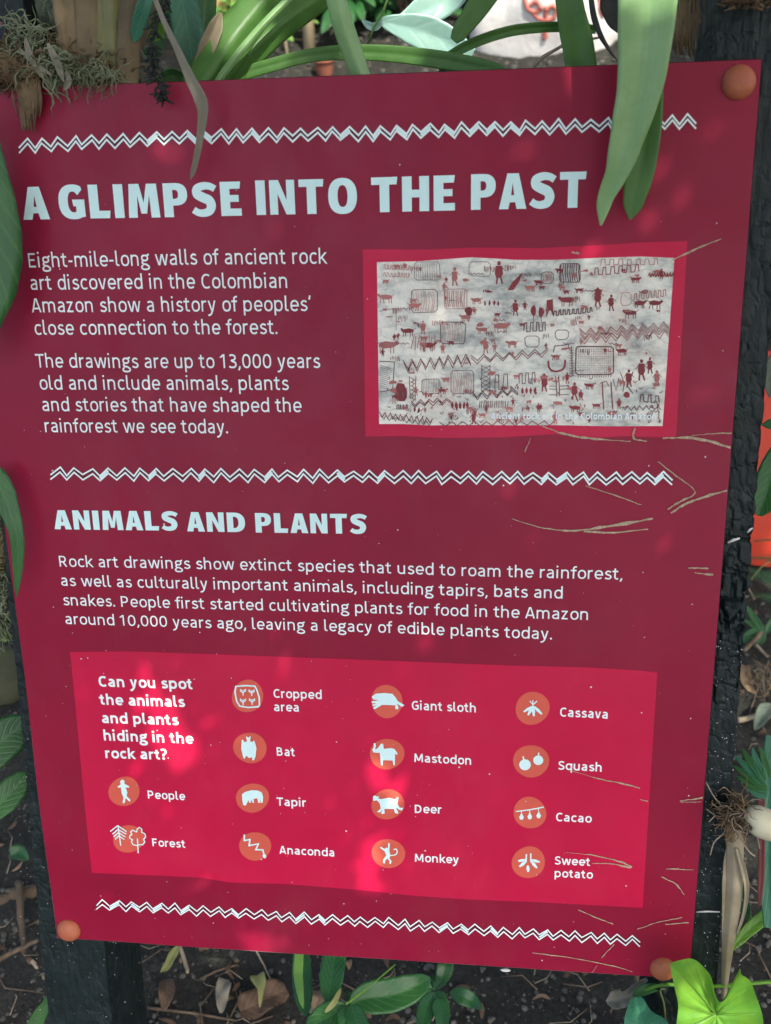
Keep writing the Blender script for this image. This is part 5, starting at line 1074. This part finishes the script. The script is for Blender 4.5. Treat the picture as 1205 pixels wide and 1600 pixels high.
ZH = zz(1050, 1180, 3.81)
hv = ZH([(-12, 1240), (20, 1228), (70, 1215), (110, 1210), (150, 1225), (190, 1262), (228, 1310), (246, 1365), (258, 1425), (285, 1470), (325, 1445), (360, 1385), (392, 1320), (405, 1270), (414, 1305), (440, 1322), (470, 1350), (500, 1430), (525, 1500), (542, 1570), (545, 1680), (500, 1800), (380, 1950), (260, 2080), (150, 1950), (50, 1780), (25, 1640), (38, 1500), (20, 1400), (0, 1310)])
cen = ZH([(262, 1545)])[0]
outline_leaf(hv, cen, .045, M_ARROW, ap, vein_dirs=(-2.55, -2.1, -1.0, -.75, -.45, .1, 2.8, pi, .9, 1.6, 2.2))
mb = MB()
for tip in ZH([(60, 1290), (130, 1235), (405, 1285), (460, 1380), (520, 1540), (45, 1480), (60, 1640)]):
    P_ = [PT(cen[0] + (tip[0] - cen[0]) * t, cen[1] + (tip[1] - cen[1]) * t, .0455 + .012 * t * t + .0005) for t in (0, .3, .6, .9)]; tube(mb, P_, [.0007, .00055, .0004, .0002], 5)
mb.build('vein', G_FRESH, ap)
mb = MB(); tube(mb, catmull([PT(1240, 1531, .0), PT(1180, 1536, .0), PT(1110, 1541, .0), PT(1035, 1539, .0), PT(992, 1556, -.02)], 6), .0017, 8); mb.build('stem', G_FRESH, ap)
outline_leaf([(985, 1562), (1003, 1558), (1018, 1580), (1045, 1600), (1030, 1650), (985, 1650), (975, 1600)], (1005, 1605), .012, G_TEAL, ap, rise=.004)
Lref('leaf', None, None, G_MID, [(988, 1556), (1012, 1545), (1046, 1540)], 16, PT(1010, 1545, -.01), OV, ap)
mb = MB(); tube(mb, catmull([PT(1040, 1545, .01), PT(1032, 1548, .01), PT(1038, 1570, .01), PT(1040, 1600, .005), PT(1038, 1625, 0)], 5), .0008, 6); mb.build('tendril', G_YEL, ap)
LT('shrivelled_leaf', 'grey shrivelled leaf curled under the bottom edge near the right screw cap', 'dead leaf', G_GREYDRY, [(948, 1566, -.02), (965, 1562, -.02), (982, 1556, -.02), (1000, 1538, -.02), (1012, 1530, -.02)], 26, prof=[.2, 1, 1, .6, .35, .2], fold=.5, wave=.2)
stick([(990, 1556), (992, 1580), (990, 1610)], 10, M_TWIG, 'knotty brown twig standing beside the teal leaf at the bottom', lift=.05)

# ------------------------------------------------------------------ under the board
random.seed(37)
def ground_plant(label, leaves, h, cat='plant', stem=None):
    c = G(*leaves[0][0][0]); root = thing('ground_plant', c, label, cat)
    for pts, w, m, prof in leaves:
        P = [G(a, b) for a, b in pts]; P = [CAM + (q - CAM) * (1 - h / (CAM.z)) for q in P]; mb = MB(); s = mpp(P[1])
        blade(mb, P, [w * s * x for x in prof], (CAM - P[1]).normalized() + V((random.uniform(-.3, .3), 0, random.uniform(0, .4))), random.uniform(.10, .2), .0006, 10, wave=.02); mb.build('leaf', m, root)
        h += .006
    mb = MB(); tube(mb, [c + V((0, .02, -.01)), c + V((0, 0, .03)), CAM + (c - CAM) * (1 - (h - .03) / CAM.z)], [.003, .0025, .002], 6); mb.build('stem', G_MID, root)
    return root
vp = ground_plant('green plant with one half-lime striped leaf under the bottom edge left of centre', [
    ([(545, 1572), (570, 1560), (610, 1555), (648, 1542), (672, 1528)], 50, G_MID, [.1, .7, .98, 1, .9, .6, .1]),
    ([(478, 1588), (474, 1560), (471, 1520), (470, 1482)], 32, G_DARK, [.1, .6, .9, 1, 1, .9, .6]),
    ([(512, 1570), (516, 1540), (522, 1500), (526, 1478)], 38, G_MID, [.1, .7, 1, 1, .95, .8]),
    ([(545, 1572), (520, 1585), (495, 1600), (478, 1625)], 42, G_MID, OV), ([(545, 1574), (545, 1595), (540, 1630)], 42, G_MID, OV), ([(548, 1570), (560, 1600), (590, 1640)], 36, G_DARK, OV),
    ([(508, 1582), (522, 1566), (533, 1544)], 9, G_YEL, [.2, .8, 1, .8, .1])], .10)
mb = MB(); P = [CAM + (G(a, b) - CAM) * .86 for a, b in [(468, 1484), (466, 1520), (470, 1555), (474, 1576)]]; s = mpp(P[0]); blade(mb, P, [14 * s, 15 * s, 13 * s, 8 * s, 1 * s], (CAM - P[1]).normalized(), .05, .0004, 6); mb.build('lime_stripe', G_LIME, vp)
mb = MB(); tube(mb, catmull([CAM + (G(a, b) - CAM) * .875 for a, b in [(541, 1569), (575, 1543), (618, 1507)]], 5), [.0012] * 5 + [.0009] * 6, 6); mb.build('leaf_stalk', G_FRESH, vp)
ground_plant('low dark green plant with oval leaves under the middle of the bottom edge', [
    ([(678, 1546), (690, 1530), (697, 1505), (700, 1490)], 26, G_DARK, OV[::-1]), ([(682, 1548), (690, 1562), (702, 1580)], 20, G_MID, OV), ([(703, 1551), (722, 1556), (740, 1565), (754, 1577)], 26, G_DARK, OV),
    ([(680, 1550), (668, 1570), (660, 1600), (655, 1625)], 27, G_DARK, OV), ([(684, 1560), (690, 1585), (690, 1620)], 28, G_MID, OV), ([(676, 1545), (662, 1540), (650, 1530)], 16, G_DARK, OV)], .04)
gleaf('fallen_leaf', [(285, 1500), (278, 1515), (268, 1530), (259, 1541)], 13, G_YEL, 'slim yellow-green fallen leaf under the left end of the bottom edge', prof=[.4, 1, 1, .8, .1], lift=.03)
gleaf('fallen_leaf', [(262, 1536), (264, 1560), (258, 1585)], 28, G_DRYB, 'tan-brown leaf directly below the slim yellow-green leaf', prof=[.3, .8, 1, .9, .5, .2])
gleaf('fallen_leaf', [(355, 1536), (350, 1560), (348, 1588)], 24, G_GREYDRY, 'pale grey rotten leaf on the soil below the bottom edge', prof=[.4, .9, 1, .8, .6, .2], wave=.3)
gleaf('fallen_leaf', [(408, 1548), (414, 1568), (412, 1597)], 24, G_YEL, 'yellowish-grey leaf with a long tip on top of a brown leaf', prof=[.8, 1, .8, .4, .25, .08], lift=.035)
gleaf('fallen_leaf', [(378, 1590), (415, 1575), (450, 1555)], 44, G_DRYB, 'large crinkled brown leaf beneath the yellowish-grey one', prof=[.5, .9, 1, 1, .8, .5], lift=.015, wave=.3)
gleaf('fallen_leaf', [(500, 1562), (500, 1575), (492, 1590)], 24, G_DRY, 'small tan leaf tucked between the leaves of the striped plant', lift=.02)
gleaf('fallen_leaf', [(546, 1508), (547, 1514), (546, 1522)], 10, G_DRY, 'tiny orange scrap of leaf right of the striped plant', lift=.01)
mb = MB(); random.seed(38); rb_ = G(330, 1488)
for i in range(10):
    x, y = random.uniform(308, 345), random.uniform(1478, 1502); P = [G(x, y) + V((0, 0, .02)), G(x + random.uniform(8, 18), y + random.uniform(-5, 5)) + V((0, 0, .028))]; blade(mb, [P[0], P[0].lerp(P[1], .5) + V((0, 0, .004)), P[1]], [.004, .009, .008, .003], (0, -.5, 1), .3, .0015, 5)
tag(mb.build('bark_scrap', G_DRY), 'sunlit crumpled scrap of bark touching the bottom edge', 'bark')
stick([(283, 1480), (290, 1505), (300, 1540)], 8, M_TWIGL, 'forked tan stem beside the slim yellow-green leaf', lift=.03)
stick([(398, 1490), (415, 1520), (430, 1553)], 3, M_TWIGL, 'straight thin pale twig pointing down from the bottom edge', lift=.02)
stick([(314, 1537), (345, 1522), (374, 1514)], 4, M_TWIG, 'grey-brown twig lying level right of the forked stem', lift=.01)
stick([(232, 1580), (300, 1588), (370, 1600)], 5, M_TWIG, 'long dark twig along the bottom of the picture by the left post', lift=.008)
stick([(310, 1478), (302, 1492)], 3, M_TWIGL, 'short light splinter beside the sunlit bark', lift=.03)
# ------------------------------------------------------------------ left side
def front_leaf(label, pts, w, k, m, prof=OV, **kw): return LT('hanging_leaf', label, 'leaf', m, [(a, b, k) for a, b in pts], w, prof=prof, fold=.1, group=None, **kw)
front_leaf('broad green leaf overlapping the upper left border of the board', [(-34, 170), (-34, 260), (-34, 355), (-34, 450), (-38, 570)], 130, .035, G_MID, [.25, .45, .64, .84, .98, 1, .88, .5, .08])
front_leaf('curved green leaf with its tip on the left border of the board', [(-14, 738), (6, 775), (25, 830), (28, 880), (26, 933)], 34, .02, G_MID, [1.0, 1.15, 1.1, .85, .65, .6, .5, .3, .04])
mb = MB(); fuzz(mb, 420, -4, 850, 24, 50, -.06, -.02, .022, .0006, 71)
tag(mb.build('moss_tuft', M_MOSSG), 'tan moss tuft behind the curved leaf at the left edge', 'moss')
mb = MB(); fuzz(mb, 260, -2, 945, 18, 50, -.05, -.01, .028, .0006, 72)
tag(mb.build('lichen_tuft', M_MOSS), 'stringy grey-green lichen left of the left post', 'lichen')
Lref('green_sprig', 'small bright green sprig under the lichen at the left edge', 'leaf', G_FRESH, [(-10, 985), (2, 990), (10, 1003)], 16, PT(0, 990, -.02))
shl = G(10, 1090)
mb = MB(); 
for j in range(11):
    for i in range(16): th = 2 * pi * i / 16; ph = pi * j / 10; q = 1 + .15 * noise.noise(V((cos(th) * 1.3, sin(th) * 1.3, ph))); mb.v.append((shl.x - .03 + .07 * q * sin(ph) * cos(th), shl.y + .03 + .06 * q * sin(ph) * sin(th), shl.z + .01 + .06 * q * cos(ph))); mb.uv.append((0, 0))
for j in range(10):
    for i in range(16): k = (i + 1) % 16; mb.f.append((j * 16 + i, (j + 1) * 16 + i, (j + 1) * 16 + k, j * 16 + k))
tag(mb.build('stone', M_OLIVE), 'dull olive stone in shade left of the left post', 'stone')
lr = PT(15, 1200, -.05)
lp = thing('shade_plant', lr, 'dark green folded broad leaf pushing against the left post', 'plant')
Lref('leaf', None, None, G_DARK, [(-60, 1235), (-20, 1180), (20, 1145), (44, 1136)], 62, lr, [.4, .9, 1, 1, .8, .3], lp)
Lref('leaf', None, None, G_MID, [(-40, 1290), (0, 1255), (28, 1225), (44, 1206)], 46, lr, [.3, .8, 1, .9, .6, .1], lp)
stick([(-10, 1282), (20, 1286), (44, 1291)], 8, M_TWIG, 'level grey stick touching the left post at mid height', lift=.05)
stick([(-30, 1418), (15, 1405), (60, 1394)], 26, M_LOG, 'thick brown log lying behind the left post', 'log', lift=.0, taper=.9, name='log')
stick([(-10, 1528), (30, 1508), (70, 1489)], 9, M_TWIG, 'grey branch slanting up to the left post near the bottom', lift=.03)
stick([(36, 1390), (41, 1460), (44, 1500)], 12, M_LOG, 'dark upright root stub behind the lower left post', lift=.02)
stick([(52, 1505), (62, 1520), (72, 1535)], 7, M_DRYT if 'M_DRYT' in globals() else M_TWIGL, 'orange-brown splinter below the slanting grey branch')
gleaf('dark_sprout', [(32, 1372), (45, 1370), (60, 1378)], 26, G_DARK, 'small dark green sprout beside the left post above the log', 'leaf', lift=.05)
Lref('blade_leaf', 'pointed green leaf at the bottom left beside the post foot', 'leaf', G_MID, [(40, 1640), (58, 1595), (72, 1570), (79, 1550)], 26, PT(65, 1580, -.06), [1, 1, .8, .5, .05])
M_SNAIL = M_EDGE
mb = MB(); p = PT(790, 1517, .0); s = mpp(p)
for j in range(7):
    for i in range(14): th = 2 * pi * i / 14; ph = pi / 2 * j / 6; q = p + U * (8 * s * sin(ph) * cos(th)) - VU * (2.6 * s * sin(ph) * sin(th)) + N * (3 * s * cos(ph) - .001); mb.v.append(tuple(q)); mb.uv.append((0, 0))
for j in range(6):
    for i in range(14): k = (i + 1) % 14; mb.f.append((j * 14 + i, (j + 1) * 14 + i, (j + 1) * 14 + k, j * 14 + k))
mb.build('white_chip', M_CHIP, sign)
# dust grains on the posts' faces
for root, (xa, xb) in ((lpost, (30, 225)), (rpost, (1085, 1160))):
    random.seed(77 + xa); mb = MB()
    for i in range(260):
        y = random.uniform(1000, 1600); x = random.uniform(xa, xb)
        p = PT(x, y, -.0052); r = random.choice((.0002, .0003, .0005)); chunk(mb, p, r)
    tag(mb.build('dust_specks', M_DUST, root, smooth=False), kind='stuff')

# ------------------------------------------------------------------ added unseen tree: leaves placed to shade the board, cut around sun flecks
random.seed(51)
FLECKS = [[(203, 1022), (222, 1022), (262, 1090), (300, 1160), (300, 1205), (262, 1205), (225, 1120)], [(428, 980), (446, 980), (464, 1058), (450, 1062)], [(560, 1165), (588, 1165), (632, 1232), (620, 1262), (585, 1240)], [(545, 1290), (575, 1300), (612, 1385), (600, 1400), (560, 1395)],
          [(1034, 225), (1044, 222), (1072, 330), (1062, 345)], [(238, 975), (246, 975), (330, 1140), (322, 1140)]]
FUV = [[(lambda q: (q[0], q[1]))(UV(*p)) for p in f] for f in FLECKS]
def inside(p, poly):
    r = False; n = len(poly); j = n - 1
    for i in range(n):
        if (poly[i][1] > p[1]) != (poly[j][1] > p[1]) and p[0] < (poly[j][0] - poly[i][0]) * (p[1] - poly[i][1]) / (poly[j][1] - poly[i][1]) + poly[i][0]: r = not r
        j = i
    return r
SN = SUN_TO.dot(N)
HOLES = [(PT(1030, -45, .045), .028), (PT(1135, 1600, .05), .045), (PT(690, 62, -.17), .05), (PT(655, 10, -.2), .05), (PT(390, 50, -.07), .035), (PT(590, 85, -.09), .03), (rc + V((0, -.1, .1)), .20), (G(430, 90), .16), (G(600, 100), .18), (G(500, 60), .22), (G(365, 30) + V((0, 0, .15)), .15), (G(330, 1490), .014), (G(1180, 1080), .02), (PT(1190, 700, -.3), .03), (G(420, 62), .12)]  # gaps kept in the added leaves so sun reaches these spots
def onsign(p): t = (p - TL).dot(N) / SN; q = p - SUN_TO * t - TL; return (q.dot(U), -q.dot(VU))
HUV = [(*onsign(p), r) for p, r in HOLES]
U0, U1, V0, V1, ST_ = -.16, .76, -.30, .98, .0085
gw, gh = int((U1 - U0) / ST_), int((V1 - V0) / ST_); cov = [[False] * gw for _ in range(gh)]
fl = [[any(inside((U0 + (i + .5) * ST_, V0 + (j + .5) * ST_), f) for f in FUV) for i in range(gw)] for j in range(gh)]
canopy = MB()
def try_leaf(c, L, W, ang, slack=0):
    hc = onsign(c)
    for hx, hy, hr in HUV:
        if (hc[0] - hx) ** 2 + (hc[1] - hy) ** 2 < (hr + L * .42) ** 2: return False
    ax = V((cos(ang), sin(ang), random.uniform(-.35, .1))).normalized(); nm = V((random.uniform(-.35, .35), random.uniform(-.35, .35), 1)).normalized(); sd = ax.cross(nm).normalized()
    pr = [(0, 0), (.25, .42), (.5, .5), (.75, .36), (1, 0)]; o = [c + ax * L * (a - .5) + sd * W * b for a, b in pr] + [c + ax * L * (a - .5) - sd * W * b for a, b in pr[-2:0:-1]]
    q = [onsign(p) for p in o]; x0, x1 = min(a for a, b in q), max(a for a, b in q); y0, y1 = min(b for a, b in q), max(b for a, b in q)
    cells = []; bad = 0
    if x1 > U0 and x0 < U1 and y1 > V0 and y0 < V1:
        for j in range(max(0, int((y0 - V0) / ST_)), min(gh, int((y1 - V0) / ST_) + 1)):
            for i in range(max(0, int((x0 - U0) / ST_)), min(gw, int((x1 - U0) / ST_) + 1)):
                if inside((U0 + (i + .5) * ST_, V0 + (j + .5) * ST_), q):
                    if fl[j][i]:
                        bad += 1
                        if bad > slack: return False
                        continue
                    cells.append((j, i))
    for j, i in cells: cov[j][i] = True
    m = [c + ax * L * (a - .5) - nm * W * .06 for a in (.25, .5, .75)]
    canopy.add([o[0], o[1], o[2], o[3], o[4], o[5], o[6], o[7]] + m, [(0, 1, 8), (1, 2, 9, 8), (2, 3, 10, 9), (3, 4, 10), (4, 5, 10), (5, 6, 9, 10), (6, 7, 8, 9), (7, 0, 8)], [(.5, 0), (1, .25), (1, .5), (1, .75), (.5, 1), (0, .75), (0, .5), (0, .25), (.5, .25), (.5, .5), (.5, .75)])
    return True
for i in range(1500):                                        # near layer of added leaves screening the board
    u, v = random.uniform(U0 - .1, U1 + .1), random.uniform(V0 - .1, V1 + .1); p = TL + U * u - VU * v
    try_leaf(p + SUN_TO * random.uniform(1.25, 1.6), random.uniform(.07, .16), random.uniform(.03, .06), random.random() * 6.3)
for rep in range(22):
    for j in range(gh):
        for i in range(gw):
            if not cov[j][i] and not fl[j][i]:
                p = TL + U * (U0 + (i + .5) * ST_) - VU * (V0 + (j + .5) * ST_); try_leaf(p + SUN_TO * random.uniform(1.25, 1.5), random.uniform(.03, .06) * (1 - .04 * rep), random.uniform(.016, .03) * (1 - .03 * rep), random.random() * 6.3, 3 if rep > 4 else 0)
for i in range(5200):                                        # wider layer of added leaves shading the bed
    x, y = random.uniform(-3.0, 2.6), random.uniform(-.6, 5.0); p = V((x, y, 0)) + SUN_TO * ((random.uniform(2.5, 3.6)) / SUN_TO.z)
    a = onsign(p)
    if U0 < a[0] < U1 and V0 < a[1] < V1 and p.y < .6: continue
    if noise.noise(V((p.x * 1.4, p.y * 1.4, 3))) > .32: continue
    try_leaf(p, random.uniform(.14, .28), random.uniform(.06, .12), random.random() * 6.3)
tree = thing('added_shade_tree', V((3.2, 1.0, 0)), 'added leafy tree outside the picture, its crown shaped to shade the board', 'tree')
canopy.build('crown', G_MID, tree)
mb = MB(); tube(mb, [V((3.2, 1.0, -.1)), V((3.1, .9, 1.2)), V((2.6, .7, 2.4)), V((1.6, .5, 3.0)), V((.2, .4, 3.2)), V((-1.4, 1.2, 3.4))], [.16, .13, .10, .06, .035, .015], 12); tube(mb, [V((2.6, .7, 2.4)), V((1.8, -.3, 2.3)), V((1.0, -.6, 2.15)), V((.3, -.45, 2.0))], [.05, .03, .018, .006], 8); mb.build('trunk', M_LOG, tree)
